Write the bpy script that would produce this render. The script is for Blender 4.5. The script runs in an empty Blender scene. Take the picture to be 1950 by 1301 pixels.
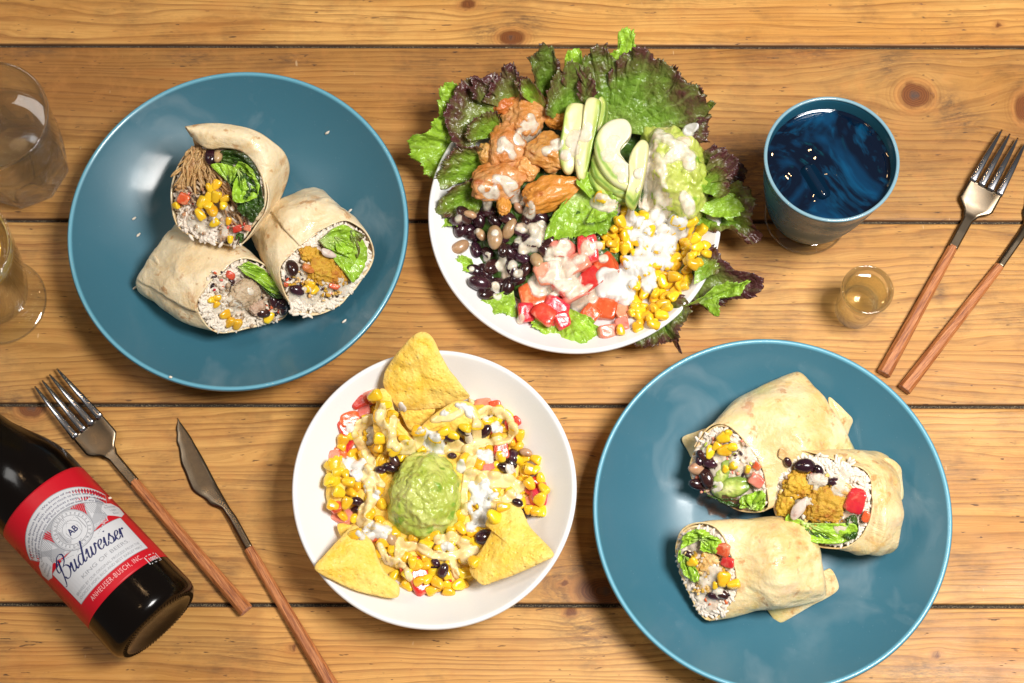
import bpy, bmesh, math, random
import numpy as np
from mathutils import Vector, Matrix, noise, Quaternion
random.seed(7); rng = np.random.default_rng(7)
sin, cos, pi = math.sin, math.cos, math.pi
S = bpy.context.scene
COL = S.collection

# ------------------------------------------------------------------ camera
TH = math.radians(17.0); FPX = 3195.0; DIST = 1065.0          # mm
CAM = Vector((0, -DIST*sin(TH), DIST*cos(TH)))
cam_d = bpy.data.cameras.new('camera'); cam_d.lens = FPX*36/1950; cam_d.sensor_width = 36
cam_d.clip_start = .05; cam_d.clip_end = 50
cam = bpy.data.objects.new('camera', cam_d); COL.objects.link(cam)
cam.location = CAM*.001; cam.rotation_euler = (TH, 0, 0); S.camera = cam
FW = Vector((0, sin(TH), -cos(TH))); UP = Vector((0, cos(TH), sin(TH))); RT = Vector((1, 0, 0))
cam_d.dof.use_dof = True; cam_d.dof.focus_distance = 1.02; cam_d.dof.aperture_fstop = 18

# ------------------------------------------------------------------ world, lamps, exposure
W = bpy.data.worlds.new('World'); S.world = W; W.use_nodes = True
bg = W.node_tree.nodes['Background']; bg.inputs[0].default_value = (1.0, .93, .86, 1); bg.inputs[1].default_value = .12
def area(name, loc, target, size, power, color, size_y=None, spread=180):
    l = bpy.data.lights.new(name, 'AREA'); l.energy = power; l.color = color; l.size = size
    l.spread = math.radians(spread)
    if size_y: l.shape = 'RECTANGLE'; l.size_y = size_y
    o = bpy.data.objects.new(name, l); COL.objects.link(o); o.location = loc
    d = Vector(target)-Vector(loc); o.rotation_euler = d.to_track_quat('-Z', 'Y').to_euler(); return o
area('key_softbox', (.50, -.10, 1.20), (.24, -.05, 0), .36, 10.0, (1, .968, .925), spread=115)
area('second_softbox', (-.98, .32, 1.22), (-.15, .05, 0), .42, 3.8, (1, .97, .93))
def bulb(loc, power, r=.012):
    l = bpy.data.lights.new('pendant_bulb', 'POINT'); l.energy = power; l.color = (1, .62, .3); l.shadow_soft_size = r
    o = bpy.data.objects.new('pendant_bulb', l); COL.objects.link(o); o.location = loc
bulb((-.75, .65, 1.9), 4.5, .03); bulb((.15, 1.0, 2.0), 4.5, .03); bulb((-.30, -.05, 2.1), 4.0, .03)
S.view_settings.view_transform = 'Standard'; S.view_settings.look = 'None'
S.view_settings.exposure = 0; S.view_settings.gamma = 1
S.render.engine = 'CYCLES'
S.cycles.use_denoising = True; S.cycles.max_bounces = 14; S.cycles.transmission_bounces = 12; S.cycles.transparent_max_bounces = 12
S.cycles.sample_clamp_indirect = 6; S.cycles.use_adaptive_sampling = True; S.cycles.adaptive_threshold = .01

# ------------------------------------------------------------------ geometry helpers (mm)
def ray(px, py):
    return (FW + RT*((px-975)/FPX) + UP*((650.5-py)/FPX)).normalized()
def G(px, py, z=0.0):
    d = ray(px, py); t = (z-CAM.z)/d.z
    return CAM + d*t
def hitplane(px, py, c, n):
    d = ray(px, py); t = (c-CAM).dot(n)/d.dot(n)
    return CAM + d*t
def crop(ox, oy, s): return lambda x, y: (ox+x/s, oy+y/s)
DG = [None]
def refresh():
    bpy.context.view_layer.update(); DG[0] = bpy.context.evaluated_depsgraph_get()
def hit(px, py):
    ok, loc, n, *_ = S.ray_cast(DG[0], CAM*.001, ray(px, py))
    return (loc*1000, n) if ok else (G(px, py, 0), Vector((0, 0, 1)))
def top(x, y):
    ok, loc, n, *_ = S.ray_cast(DG[0], Vector((x, y, 400))*.001, Vector((0, 0, -1)))
    return loc.z*1000 if ok else 0.0
def nz(x, y, z=0.0): return noise.noise(Vector((x, y, z)))

def tag(o, label=None, cat=None, group=None, kind=None):
    if label: o['label'] = label
    if cat: o['category'] = cat
    if group: o['group'] = group
    if kind: o['kind'] = kind
    return o
def mesh(name, V, F, mat=None, smooth=True, attrs=None):
    me = bpy.data.meshes.new(name)
    me.from_pydata([tuple(v) for v in V], [], F)
    if smooth: me.polygons.foreach_set('use_smooth', [True]*len(me.polygons))
    for m in (mat if isinstance(mat, (list, tuple)) else [mat]):
        if m: me.materials.append(m)
    if attrs:
        for k, vals in attrs.items():
            a = me.attributes.new(k, 'FLOAT', 'POINT'); a.data.foreach_set('value', np.asarray(vals, dtype=np.float32))
    return me
def link(name, me, parent=None, loc=(0, 0, 0)):
    o = bpy.data.objects.new(name, me); COL.objects.link(o)
    o.location = Vector(loc)*.001
    if parent: o.parent = parent
    return o
def root(name, loc, label, cat, group=None):
    o = bpy.data.objects.new(name, None); COL.objects.link(o); o.location = Vector(loc)*.001
    o.empty_display_size = .01; o['loc'] = [loc[0], loc[1], loc[2]]
    return tag(o, label, cat, group)
def build(name, V, F, mat, parent=None, smooth=True, attrs=None, origin=None, fixn=True):
    """V in world mm; linked relative to its parent's root or its own origin"""
    if parent is not None: b = Vector(parent['loc'])
    else:
        if origin is None:
            A = np.array([tuple(v) for v in V]); origin = ((A[:, 0].min()+A[:, 0].max())/2, (A[:, 1].min()+A[:, 1].max())/2, A[:, 2].min())
        b = Vector(origin)
    Vl = [((v[0]-b.x)*.001, (v[1]-b.y)*.001, (v[2]-b.z)*.001) for v in V]
    me = mesh(name, Vl, F, mat, smooth, attrs)
    if fixn and len(F) < 60000:
        bm = bmesh.new(); bm.from_mesh(me); bmesh.ops.recalc_face_normals(bm, faces=bm.faces[:]); bm.to_mesh(me); bm.free()
    o = link(name, me, parent, (0, 0, 0) if parent is not None else b)
    o['loc'] = [b.x, b.y, b.z]
    return o
def sub(o, name, V, F, mat, smooth=True, attrs=None):
    """a sub-part of part o"""
    return build(name, V, F, mat, o, smooth, attrs)
def solid(o, t, offset=0.0):
    m = o.modifiers.new('thickness', 'SOLIDIFY'); m.thickness = t*.001; m.offset = offset; return o
def bevel(o, w, seg=2):
    m = o.modifiers.new('bevel', 'BEVEL'); m.width = w*.001; m.segments = seg; m.limit_method = 'ANGLE'; return o
def gridfaces(nu, nv, wrap=False, off=0):
    F = []
    for i in range(nu-1):
        for j in range(nv if wrap else nv-1):
            a = off+i*nv+j; b = off+i*nv+(j+1) % nv
            F.append((a, b, b+nv, a+nv))
    return F
def lathe(prof, n=96, c=(0, 0), z0=0.0, mod=None):
    V = []; F = []
    m = len(prof)
    for i, (r, z) in enumerate(prof):
        for j in range(n):
            a = 2*pi*j/n; rr = r*(mod(a, z) if mod else 1)
            V.append((c[0]+rr*cos(a), c[1]+rr*sin(a), z0+z))
    F = [(a, b, c2, d) for (a, b, c2, d) in gridfaces(m, n, True)]
    return V, F
def capfan(V, F, start, n, flip=False):
    A = np.array(V[start:start+n]); V.append(tuple(A.mean(0))); k = len(V)-1
    for j in range(n):
        f = (start+j, start+(j+1) % n, k); F.append(f[::-1] if flip else f)
def catmull(P, n, closed=True):
    P = [Vector(p) for p in P]; m = len(P); out = []
    segs = m if closed else m-1
    L = []
    for i in range(segs):
        L.append((P[(i+1) % m]-P[i]).length)
    tot = sum(L); per = [max(1, round(n*l/tot)) for l in L]
    for i in range(segs):
        g = (lambda k: P[k % m]) if closed else (lambda k: P[min(max(k, 0), m-1)])
        p0, p1, p2, p3 = g(i-1), g(i), g(i+1), g(i+2)
        for k in range(per[i]):
            t = k/per[i]
            out.append(.5*((2*p1)+(p2-p0)*t+(2*p0-5*p1+4*p2-p3)*t*t+(3*p1-p0-3*p2+p3)*t**3))
    if not closed: out.append(P[-1])
    return out
def resample(P, n, closed=True):
    P = [Vector(p) for p in P]
    if closed: P = P+[P[0]]
    L = [0]
    for a, b in zip(P, P[1:]): L.append(L[-1]+(b-a).length)
    out = []; k = 0
    for i in range(n):
        s = L[-1]*i/(n if closed else n-1)
        while k < len(L)-2 and L[k+1] < s: k += 1
        d = L[k+1]-L[k]; out.append(P[k].lerp(P[k+1], (s-L[k])/d if d else 0))
    return out
def tube(P, rad, n=10, closed_ends=True, flat=1.0):
    P = [Vector(p) for p in P]; V = []; F = []; m = len(P)
    up = Vector((0, 0, 1))
    for i, p in enumerate(P):
        t = (P[min(i+1, m-1)]-P[max(i-1, 0)]).normalized()
        s = t.cross(up); s = s.normalized() if s.length > 1e-4 else Vector((1, 0, 0)); u = s.cross(t).normalized()
        r = rad[i] if hasattr(rad, '__len__') else rad
        for j in range(n):
            a = 2*pi*j/n; V.append(tuple(p+s*(r*cos(a))+u*(r*sin(a)*flat)))
    F = gridfaces(m, n, True)
    if closed_ends: capfan(V, F, 0, n, True); capfan(V, F, (m-1)*n, n)
    return V, F

# ------------------------------------------------------------------ materials
class N:
    def __init__(s, name):
        s.m = bpy.data.materials.new(name); s.m.use_nodes = True; s.t = s.m.node_tree
        s.b = s.t.nodes['Principled BSDF']; s.out = s.t.nodes['Material Output']
    def n(s, typ, **k):
        x = s.t.nodes.new(typ)
        for a, v in k.items(): setattr(x, a, v)
        return x
    def l(s, a, b): s.t.links.new(a, b)
    def val(s, x, inp):
        if isinstance(x, (int, float)): inp.default_value = x
        elif isinstance(x, (tuple, list)): inp.default_value = tuple(x)+((1,) if len(x) == 3 and inp.type == 'RGBA' else ())
        else: s.l(x, inp)
    def math(s, op, a, b=0.0, c=None, clamp=False):
        x = s.n('ShaderNodeMath', operation=op, use_clamp=clamp); s.val(a, x.inputs[0]); s.val(b, x.inputs[1])
        if c is not None: s.val(c, x.inputs[2])
        return x.outputs[0]
    def mix(s, f, a, b, mode='MIX'):
        x = s.n('ShaderNodeMix', data_type='RGBA', blend_type=mode); s.val(f, x.inputs[0]); s.val(a, x.inputs[6]); s.val(b, x.inputs[7]); return x.outputs[2]
    def map(s, v, a, b, c=0.0, d=1.0):
        x = s.n('ShaderNodeMapRange'); s.val(v, x.inputs[0])
        for i, q in enumerate((a, b, c, d)): s.val(q, x.inputs[i+1])
        return x.outputs[0]
    def coord(s, kind='Object'): return s.n('ShaderNodeTexCoord').outputs[kind]
    def noise(s, vec, scale, detail=4, rough=.55, dist=0.0, dims='3D', out=0):
        x = s.n('ShaderNodeTexNoise', noise_dimensions=dims); s.l(vec, x.inputs['Vector']); s.val(scale, x.inputs['Scale'])
        x.inputs['Detail'].default_value = detail; x.inputs['Roughness'].default_value = rough; x.inputs['Distortion'].default_value = dist
        return x.outputs[out]
    def voro(s, vec, scale, feature='F1', out=0):
        x = s.n('ShaderNodeTexVoronoi', feature=feature); s.l(vec, x.inputs['Vector']); s.val(scale, x.inputs['Scale']); return x.outputs[out]
    def warp(s, v, n_, k):
        a = s.n('ShaderNodeVectorMath', operation='MULTIPLY_ADD'); s.l(n_, a.inputs[0]); a.inputs[1].default_value = (k, k, k); s.l(v, a.inputs[2]); return a.outputs[0]
    def mapping(s, vec, scale=(1, 1, 1), loc=(0, 0, 0), rot=(0, 0, 0)):
        x = s.n('ShaderNodeMapping'); s.l(vec, x.inputs[0]); x.inputs[1].default_value = loc; x.inputs[2].default_value = rot; x.inputs[3].default_value = scale; return x.outputs[0]
    def attr(s, name): return s.n('ShaderNodeAttribute', attribute_name=name).outputs['Fac']
    def comb(s, x, y, z=0.0):
        c = s.n('ShaderNodeCombineXYZ'); s.val(x, c.inputs[0]); s.val(y, c.inputs[1]); s.val(z, c.inputs[2]); return c.outputs[0]
    def bump(s, h, strength=.5, dist=.001, normal=None):
        x = s.n('ShaderNodeBump'); x.inputs['Strength'].default_value = strength; x.inputs['Distance'].default_value = dist
        s.l(h, x.inputs['Height']);
        if normal: s.l(normal, x.inputs['Normal'])
        s.l(x.outputs[0], s.b.inputs['Normal']); return x.outputs[0]
    def rnd(s): return s.n('ShaderNodeObjectInfo').outputs['Random']
    def set(s, **k):
        names = dict(color='Base Color', rough='Roughness', metal='Metallic', spec='Specular IOR Level', ior='IOR', trans='Transmission Weight',
                     coat='Coat Weight', coatr='Coat Roughness', sss='Subsurface Weight', sssr='Subsurface Radius', ssss='Subsurface Scale', alpha='Alpha',
                     sheen='Sheen Weight', aniso='Anisotropic')
        for a, v in k.items(): s.val(v, s.b.inputs[names[a]])
        return s.m
def see_through(q, amount, tint):
    """thin clear stuff: part of the light goes straight on (for every ray alike), the rest refracts and reflects"""
    t = q.n('ShaderNodeBsdfTransparent'); q.val(tint, t.inputs[0]); m = q.n('ShaderNodeMixShader'); m.inputs[0].default_value = amount
    q.l(q.b.outputs[0], m.inputs[1]); q.l(t.outputs[0], m.inputs[2])
    g = q.n('ShaderNodeBsdfAnisotropic'); g.inputs['Roughness'].default_value = .03; f = q.n('ShaderNodeFresnel'); f.inputs[0].default_value = 1.55
    m2 = q.n('ShaderNodeMixShader'); q.l(q.math('MULTIPLY', f.outputs[0], q.math('SUBTRACT', 1.0, q.n('ShaderNodeNewGeometry').outputs['Backfacing'])), m2.inputs[0]); q.l(m.outputs[0], m2.inputs[1]); q.l(g.outputs[0], m2.inputs[2]); q.l(m2.outputs[0], q.out.inputs['Surface']); return q.m
def organic(name, c1, c2, scale=120, rough=.4, bumps=.4, bscale=300, bdist=.0006, sss=.0, srad=(.004, .002, .001), vary=.12, c3=None, s3=40, coat=0.0, detail=5, lo=.35, hi=.65):
    """mottled food: colour noise between two colours, a third in patches, bump, per-object variation"""
    q = N(name); v = q.coord()
    base = q.mix(q.map(q.noise(v, scale, detail), lo, hi), c1, c2)
    if c3: base = q.mix(q.map(q.noise(v, s3, 3), .52, .68), base, c3)
    h = q.n('ShaderNodeHueSaturation'); q.l(base, h.inputs['Color'])
    q.l(q.map(q.rnd(), 0, 1, 1-vary, 1+vary), h.inputs['Value'])
    q.l(q.map(q.math('FRACT', q.math('MULTIPLY', q.rnd(), 7.3)), 0, 1, .5-vary*.12, .5+vary*.12), h.inputs['Hue'])
    q.bump(q.noise(v, bscale, 6, .6), bumps, bdist)
    return q.set(color=h.outputs[0], rough=rough, sss=sss, sssr=srad, ssss=1.0, coat=coat, coatr=.15)
# ================================================================== TABLE
def wood_material():
    q = N('pine_boards'); 
    x = q.attr('along'); v = q.attr('across'); kn = q.attr('knot'); seed = q.attr('seed'); dirt = q.attr('dirt'); ring = q.attr('ring'); tone = q.attr('tone')
    P = q.comb(x, v, seed)
    # slow wander of the grain
    wob = q.noise(q.mapping(P, (.0016, .016, 1)), 1.0, 2)
    w2 = q.noise(q.mapping(P, (.010, .05, 1)), 1.0, 3)
    g = q.math('ADD', v, q.math('ADD', q.math('MULTIPLY', wob, 70), q.math('MULTIPLY', w2, 9)))
    sp = q.noise(q.comb(0.0, q.math('MULTIPLY', g, .03), seed), 1.0, 1)          # varied ring spacing
    ph = q.math('ADD', q.math('MULTIPLY', g, .20), q.math('MULTIPLY', sp, 6))
    fr = q.math('FRACT', ph)
    late = q.map(q.math('POWER', fr, 3.0), 0, 1)                         # slowly darker, sharp end
    fall = q.map(fr, 0.0, .10, 1, 0); late = q.math('MAXIMUM', late, fall)
    late = q.math('MULTIPLY', late, q.map(q.noise(q.mapping(P, (.02, .12, 1)), 1.0, 3), .3, .7, .35, 1.0))
    fib = q.noise(q.mapping(q.comb(x, g, seed), (.02, 2.2, 1)), 1.0, 4, .65)
    patch = q.noise(q.mapping(P, (.005, .02, 1)), 1.0, 4, .6)
    pale = (.80, .45, .135); mid = (.63, .295, .066); dark = (.17, .050, .009)
    col = q.mix(q.map(patch, .35, .65), pale, mid)
    col = q.mix(q.math('MULTIPLY', late, .78), col, dark)
    col = q.mix(q.map(fib, .45, .75, 0, .5), col, (.24, .09, .024))
    col = q.mix(q.map(fib, .5, .2, 0, .3), col, (.76, .45, .18))
    col = q.mix(q.math('MULTIPLY', tone, q.map(q.noise(q.mapping(P, (.004, .012, 1), (5, 0, 0)), 1.0, 3), .3, .65, .45, 1.0)), col, q.mix(.62, col, (.15, .055, .016)))
    # orange red tint patches
    col = q.mix(q.map(q.noise(q.mapping(P, (.006, .03, 1), (3, 3, 0)), 1.0, 3), .55, .75, 0, .6), col, (.42, .135, .025))
    # greyish rubbed-in dirt in streaky patches
    d0 = q.noise(q.mapping(P, (.022, .03, 1), (7, 1, 0)), 1.0, 5, .65)
    d1 = q.noise(q.mapping(P, (.06, .9, 1)), 1.0, 4, .7)
    dm = q.math('MULTIPLY', q.map(d0, .48, .66), q.map(d1, .38, .62, .2, 1.0))
    col = q.mix(q.math('MULTIPLY', dm, .62), col, (.10, .05, .025))
    dm2 = q.math('MULTIPLY', dirt, q.map(q.noise(q.mapping(P, (.14, .55, 1)), 1.0, 6, .75), .36, .62), clamp=True)
    col = q.mix(q.math('MULTIPLY', dm2, .8), col, (.085, .05, .033))
    fl = q.noise(q.mapping(P, (.11, .55, 1), (11, 5, 0)), 1.0, 2, .5)     # small dark flecks along the grain
    col = q.mix(q.map(fl, .70, .735, 0, .85), col, (.07, .035, .02))
    sc = q.noise(q.mapping(P, (.28, .07, 1), (2, 9, 0), (0, 0, .6)), 1.0, 2, .5)   # pale scratches
    col = q.mix(q.map(sc, .76, .80, 0, .35), col, (.85, .62, .36))
    # knots
    ko = q.noise(q.mapping(P, (.12, .12, 1)), 1.0, 4, .6)
    kd = q.math('ADD', kn, q.math('MULTIPLY', q.math('SUBTRACT', ko, .5), .55))
    rr = q.math('FRACT', q.math('ADD', q.math('MULTIPLY', ring, 7.0), q.math('MULTIPLY', ko, 2)))
    kcol = q.mix(rr, (.24, .080, .020), (.12, .038, .012)); kcol = q.mix(q.map(kd, .45, .22), kcol, (.075, .026, .012))
    kcol = q.mix(q.map(kd, .72, .95), kcol, (.085, .06, .05))
    hr = q.math('FRACT', q.math('ADD', q.math('MULTIPLY', ring, 4.2), q.math('MULTIPLY', ko, .9)))
    hal = q.math('MULTIPLY', q.map(ring, 2.1, 1.0), q.math('MULTIPLY', q.map(ring, .1, .7), q.map(hr, .35, .95, .12, .75)))
    col = q.mix(hal, col, (.22, .085, .022))
    col = q.mix(q.map(kd, .20, .50), col, kcol)
    halo = q.math('MULTIPLY', q.map(kd, .0, .2), q.map(kd, .45, .2))
    col = q.mix(q.math('MULTIPLY', halo, .55), col, (.52, .22, .06))
    edge = q.attr('edge')
    col = q.mix(edge, col, (.10, .05, .03))
    hgt = q.math('ADD', q.math('MULTIPLY', fib, .6), q.math('ADD', q.math('MULTIPLY', late, .35), q.map(fl, .735, .77, 0, -1.2)))
    q.bump(hgt, .35, .0005)
    rg = q.map(q.noise(q.mapping(P, (.01, .03, 1)), 1.0, 3), .3, .7, .36, .56)
    return q.set(color=col, rough=rg, spec=.28)
M_WOOD = wood_material()
table = bpy.data.objects.new('tabletop', None); COL.objects.link(table); table['kind'] = 'structure'; table['loc'] = [0, 0, 0]
table['label'] = 'pine table top of wide knotty boards with dark joints'
ys = [G(975, p).y for p in (88.5, 421.5, 772.5, 1153.0)]
w_av = (ys[0]-ys[3])/3
edges_y = [ys[0]+2.0*w_av, ys[0]+w_av] + ys + [ys[3]-w_av, ys[3]-2*w_av]
# knots: px, py, radius mm (x), (y)
KN = [(1742, 180, 11, 10), (1958, 205, 9, 11), (972, 72, 9, 6), (890, 8, 5, 4), (1150, 1125, 16, 9), (1088, 1165, 4, 3), (1075, 1110, 3, 2),
      (1900, 45, 2.5, 2), (310, 700, 5, 4), (60, 780, 9, 6), (1785, 1245, 3, 2), (560, 1235, 3, 2)]
KN = [(G(a, b).x, G(a, b).y, r1, r2) for a, b, r1, r2 in KN]
DIRT = [(1000, 45, 16, 9), (920, 60, 12, 8), (1120, 1200, 20, 16), (1060, 1120, 14, 14), (1140, 1075, 18, 12), (1760, 1280, 30, 10), (1800, 190, 10, 8), (1830, 230, 16, 10),
        (1540, 100, 22, 6), (1690, 120, 8, 14), (20, 770, 22, 9), (150, 790, 12, 8), (360, 110, 16, 6), (560, 115, 18, 5), (60, 100, 20, 4), (1790, 560, 4, 8), (1600, 190, 8, 5), (640, 745, 12, 5), (1330, 350, 60, 30), (1450,330,30,20)]
DIRT = [(G(a, b).x, G(a, b).y, r1, r2) for a, b, r1, r2 in DIRT]
TONE = [.2, .1, .85, .5, .35, .15, .2]
def plank(k, y1, y0):
    gap = 1.0; nx, ny = 340, 44
    X = np.linspace(-520, 520, nx); T = np.linspace(0, 1, ny)
    lo, hi = y0+gap, y1-gap
    V = []; al = []; ac = []; kn = []; sd = []; dr = []; rg = []; ed = []; tn = []
    def put(x, y, z):
        v = y; m = 0.0; ring = 9.0
        for (kx, ky, rx, ry) in KN:
            if not (y0-2 < ky < y1+2): continue
            dx = (x-kx); dy = (y-ky)
            e = math.exp(-((dx/(rx*3.4))**2+(dy/(ry*2.6))**2))
            v -= dy*e*.86; v += e*ry*.25*(1 if dy > 0 else -1)*0
            d = math.hypot(dx/rx, dy/ry); m2 = max(0, 1-d/1.5)
            if d < ring: m = m2; ring = d
        dd = 0
        for (kx, ky, rx, ry) in DIRT:
            dd += math.exp(-(((x-kx)/rx)**2+((y-ky)/ry)**2))
        V.append((x, y, z)); al.append(x); ac.append(v); kn.append(m); sd.append(k*13.7); dr.append(min(dd, 1)); rg.append(ring)
        g = min(y-lo, hi-y); ed.append(max(0, 1-g/1.1)*.9 if z > -1 else 1.0); tn.append(TONE[k]+(.25 if x < -150 else 0))
    for x in X:
        wv = .35*nz(x*.02, k*5)
        put(x, lo+.0+wv*.5, -19); put(x, lo+wv, -.9); put(x, lo+.5+wv, -.12)
        for t in T: 
            y = lo+1.1+(hi-lo-2.2)*t
            put(x, y, .10*nz(x*.006, y*.05, k))
        put(x, hi-.5, -.12); put(x, hi, -.9); put(x, hi, -19)
    nv = ny+6
    F = [f[::-1] for f in gridfaces(nx, nv)]
    F = [f[::-1] for f in F]
    o = build('plank', V, F, M_WOOD, table, True, dict(along=al, across=ac, knot=kn, seed=sd, dirt=dr, ring=rg, edge=ed, tone=tn))
    o.rotation_euler.z = math.radians(-.12)
    return o
for k in range(len(edges_y)-1): plank(k, edges_y[k], edges_y[k+1])
# dark grime lying in the joints
M_GRIME = organic('joint_grime', (.02, .013, .01), (.05, .035, .025), 900, .9, .8, 1500, .0008, c3=(.30, .22, .13), s3=1400)
V = []; F = []
for y in edges_y[1:-1]:
    b = len(V); n = 260
    for i in range(n):
        x = -520+1040*i/(n-1); z = -2.2+.7*nz(x*.3, y)
        V += [(x, y-1.8, z-.8), (x, y, z-.4), (x, y+1.8, z-.8)]
    F += gridfaces(n, 3, False, b)
g = build('joint_grime', V, F, M_GRIME, table); g['kind'] = 'stuff'; g.rotation_euler.z = math.radians(-.12)

# ================================================================== DISHES
def ceramic(name, color, rim, rough=.16, spk=0.0):
    q = N(name); v = q.coord()
    c = q.mix(q.map(q.noise(v, 900, 3), .3, .7, 0, .10), color, tuple(min(1, x*1.35) for x in color))
    sp = q.voro(v, 260, out=0); c = q.mix(q.map(sp, .05, .02, 0, spk), c, (.5, .6, .65)); fm = q.noise(q.warp(v, q.noise(v, 12, 3, out=1), .06), 16, 4, .55, .8); c = q.mix(q.map(fm, .56, .74, 0, .16), c, (.55, .60, .62))
    e = q.attr('rim'); c = q.mix(e, c, rim)
    sm = q.noise(q.mapping(v, (1, 1, 1)), 14, 5, .6, 1.5)
    q.bump(q.noise(v, 120, 2), .05, .0004)
    return q.set(color=c, rough=q.map(sm, .35, .7, rough, rough+.14), spec=.5, coat=.42, coatr=.11)
def dish(name, label, rimpx, H, mat, foot=.5, flat=.56, lip=1.6, curve=2.0, cy=None, fz=7):
    xl, xr, yc = rimpx
    a = G(xl, yc, H); b = G(xr, yc, H); R = (b-a).length/2; c = (a+b)/2
    prof = [(.001, 2.4), (R*foot*.8, 2.4), (R*foot*.86, .4), (R*foot*.93, .0), (R*foot*.97, .8), (R*foot, 3.0)]
    n = 26; T = 3.6
    for i in range(n+1):
        t = i/n; r = R*foot+(R-lip-R*foot)*t; z = 3.0+(H-lip-3.0)*(max(0, (r-R*flat)/(R-R*flat)))**curve*.98+ (r-R*foot)*.03
        prof.append((r, z))
    no = len(prof)
    for k in range(1, 8):
        an = -pi/2*.6+k*pi*1.05/8; prof.append((R-lip+lip*cos(an), H-lip+lip*sin(an)))
    for i in range(n+1):
        t = 1-i/n; r = R*.30+(R-lip*2.1-R*.30)*t; z = fz+(H-lip*.8-fz)*(max(0, (r-R*(flat-.02))/(R*1.0-lip*2.1-R*(flat-.02))))**curve
        prof.append((r, z))
    for r in (.2, .1): prof.append((R*r, fz))
    V, F = lathe(prof, 160, (c.x, c.y))
    capfan(V, F, 0, 160, True); capfan(V, F, (len(prof)-1)*160, 160)
    at = []
    for i, (r, z) in enumerate(prof):
        at += [1.0 if abs(r-(R-lip)) < lip*.75 and z > H-lip*1.6 else 0.0]*160
    at += [0, 0]
    F = [f for f in F]
    o = build(name, V, F, mat, None, True, dict(rim=at), origin=(c.x, c.y, 0))
    tag(o, label, 'bowl' if 'bowl' in name else 'plate')
    return o, c, R
M_BLUE = ceramic('teal_glaze', (.038, .140, .198), (.13, .38, .50), .30, .5)
M_WHITE = ceramic('white_glaze', (.80, .80, .80), (.86, .86, .86), .30)
pl_l, C1, R1 = dish('plate', 'deep teal blue plate at the upper left holding three burrito halves', (128, 778, 431), 36, M_BLUE, flat=.42, curve=1.9, foot=.42)
pl_r, C2, R2 = dish('plate', 'deep teal blue plate at the lower right holding three burrito halves', (1128.5, 1814, 972), 36, M_BLUE, flat=.42, curve=1.9, foot=.42)
pl_s, C3, R3 = dish('plate', 'white plate under the lettuce and chicken salad', (815, 1374, 405), 30, M_WHITE, flat=.5, curve=2.0)
bowl, C4, R4 = dish('bowl', 'shallow white bowl of nachos with guacamole', (555.5, 1098.5, 926), 46, M_WHITE, flat=.35, curve=1.7, foot=.40)
for p in (pl_l, pl_r): p['group'] = 'teal plates of burritos'

# ================================================================== CUTLERY
q = N('steel_dark_reflection'); v = q.coord()
st = q.noise(q.mapping(v, (1, 1, 1)), 60, 6, .7); fine = q.noise(v, 900, 3)
M_STEEL = q.set(color=q.mix(q.map(st, .4, .65), (.20, .155, .105), (.14, .11, .08)), metal=1.0, rough=q.map(st, .3, .7, .26, .40))  # reflection of dark surroundings put into the steel colour
q = N('steel_bluish_reflection'); v = q.coord(); st = q.noise(v, 90, 6, .7)
M_BRIGHT = q.set(color=q.mix(q.map(st, .4, .65), (.50, .52, .57), (.33, .33, .36)), metal=1.0, rough=q.map(st, .3, .7, .14, .28))  # same steel for the tines, a bluish bright reflection put into its colour
def handle_wood():
    q = N('rosewood_handle'); v = q.coord()
    along = q.attr('along'); ac = q.attr('across')
    P = q.comb(along, ac, q.math('MULTIPLY', q.rnd(), 50))
    a = q.noise(q.mapping(P, (.05, 1.1, 1)), 1.0, 4, .65, .6); b = q.noise(q.mapping(P, (.09, 2.6, 1)), 1.0, 3, .7)
    c = q.mix(q.map(a, .35, .65), (.54, .20, .062), (.29, .085, .022))
    c = q.mix(q.map(b, .54, .64, 0, .85), c, (.13, .034, .014)); c = q.mix(q.map(b, .44, .34, 0, .5), c, (.68, .33, .14))
    q.bump(b, .5, .0005)
    c = q.mix(q.attr('endgrain'), c, q.mix(q.map(b, .4, .6), (.62, .33, .24), (.42, .19, .13)))
    return q.set(color=c, rough=.5)
M_HAND = handle_wood()
def path_frame(P):
    P = [Vector(p) for p in P]; m = len(P); out = []
    for i, p in enumerate(P):
        t = (P[min(i+1, m-1)]-P[max(i-1, 0)]).normalized(); s = t.cross(Vector((0, 0, 1))).normalized(); u = s.cross(t).normalized(); out.append((p, t, s, u))
    return out
def prism(stations, sect):
    """stations: (pos, halfwidth, halfthick, lateral shift); sect list of (a,b) unit section"""
    fr = path_frame([s[0] for s in stations]); V = []; n = len(sect)
    for (p, t, s, u), st in zip(fr, stations):
        for a, b in sect: V.append(tuple(p+s*(a*st[1]+(st[3] if len(st) > 3 else 0))+u*(b*st[2])))
    F = gridfaces(len(stations), n, True)
    capfan(V, F, 0, n, True); capfan(V, F, (len(stations)-1)*n, n)
    return V, F
OCT = [(-1, -.35), (-.75, -1), (.75, -1), (1, -.35), (1, .30), (.52, 1), (-.52, 1), (-1, .30)]
RND = [(cos(a), sin(a)) for a in [2*pi*k/16 for k in range(16)]]
def smooth_w(x, pts):
    for (a, wa), (b, wb) in zip(pts, pts[1:]):
        if x <= b:
            t = (x-a)/(b-a); t = t*t*(3-2*t); return wa+(wb-wa)*t
    return pts[-1][1]
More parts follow.
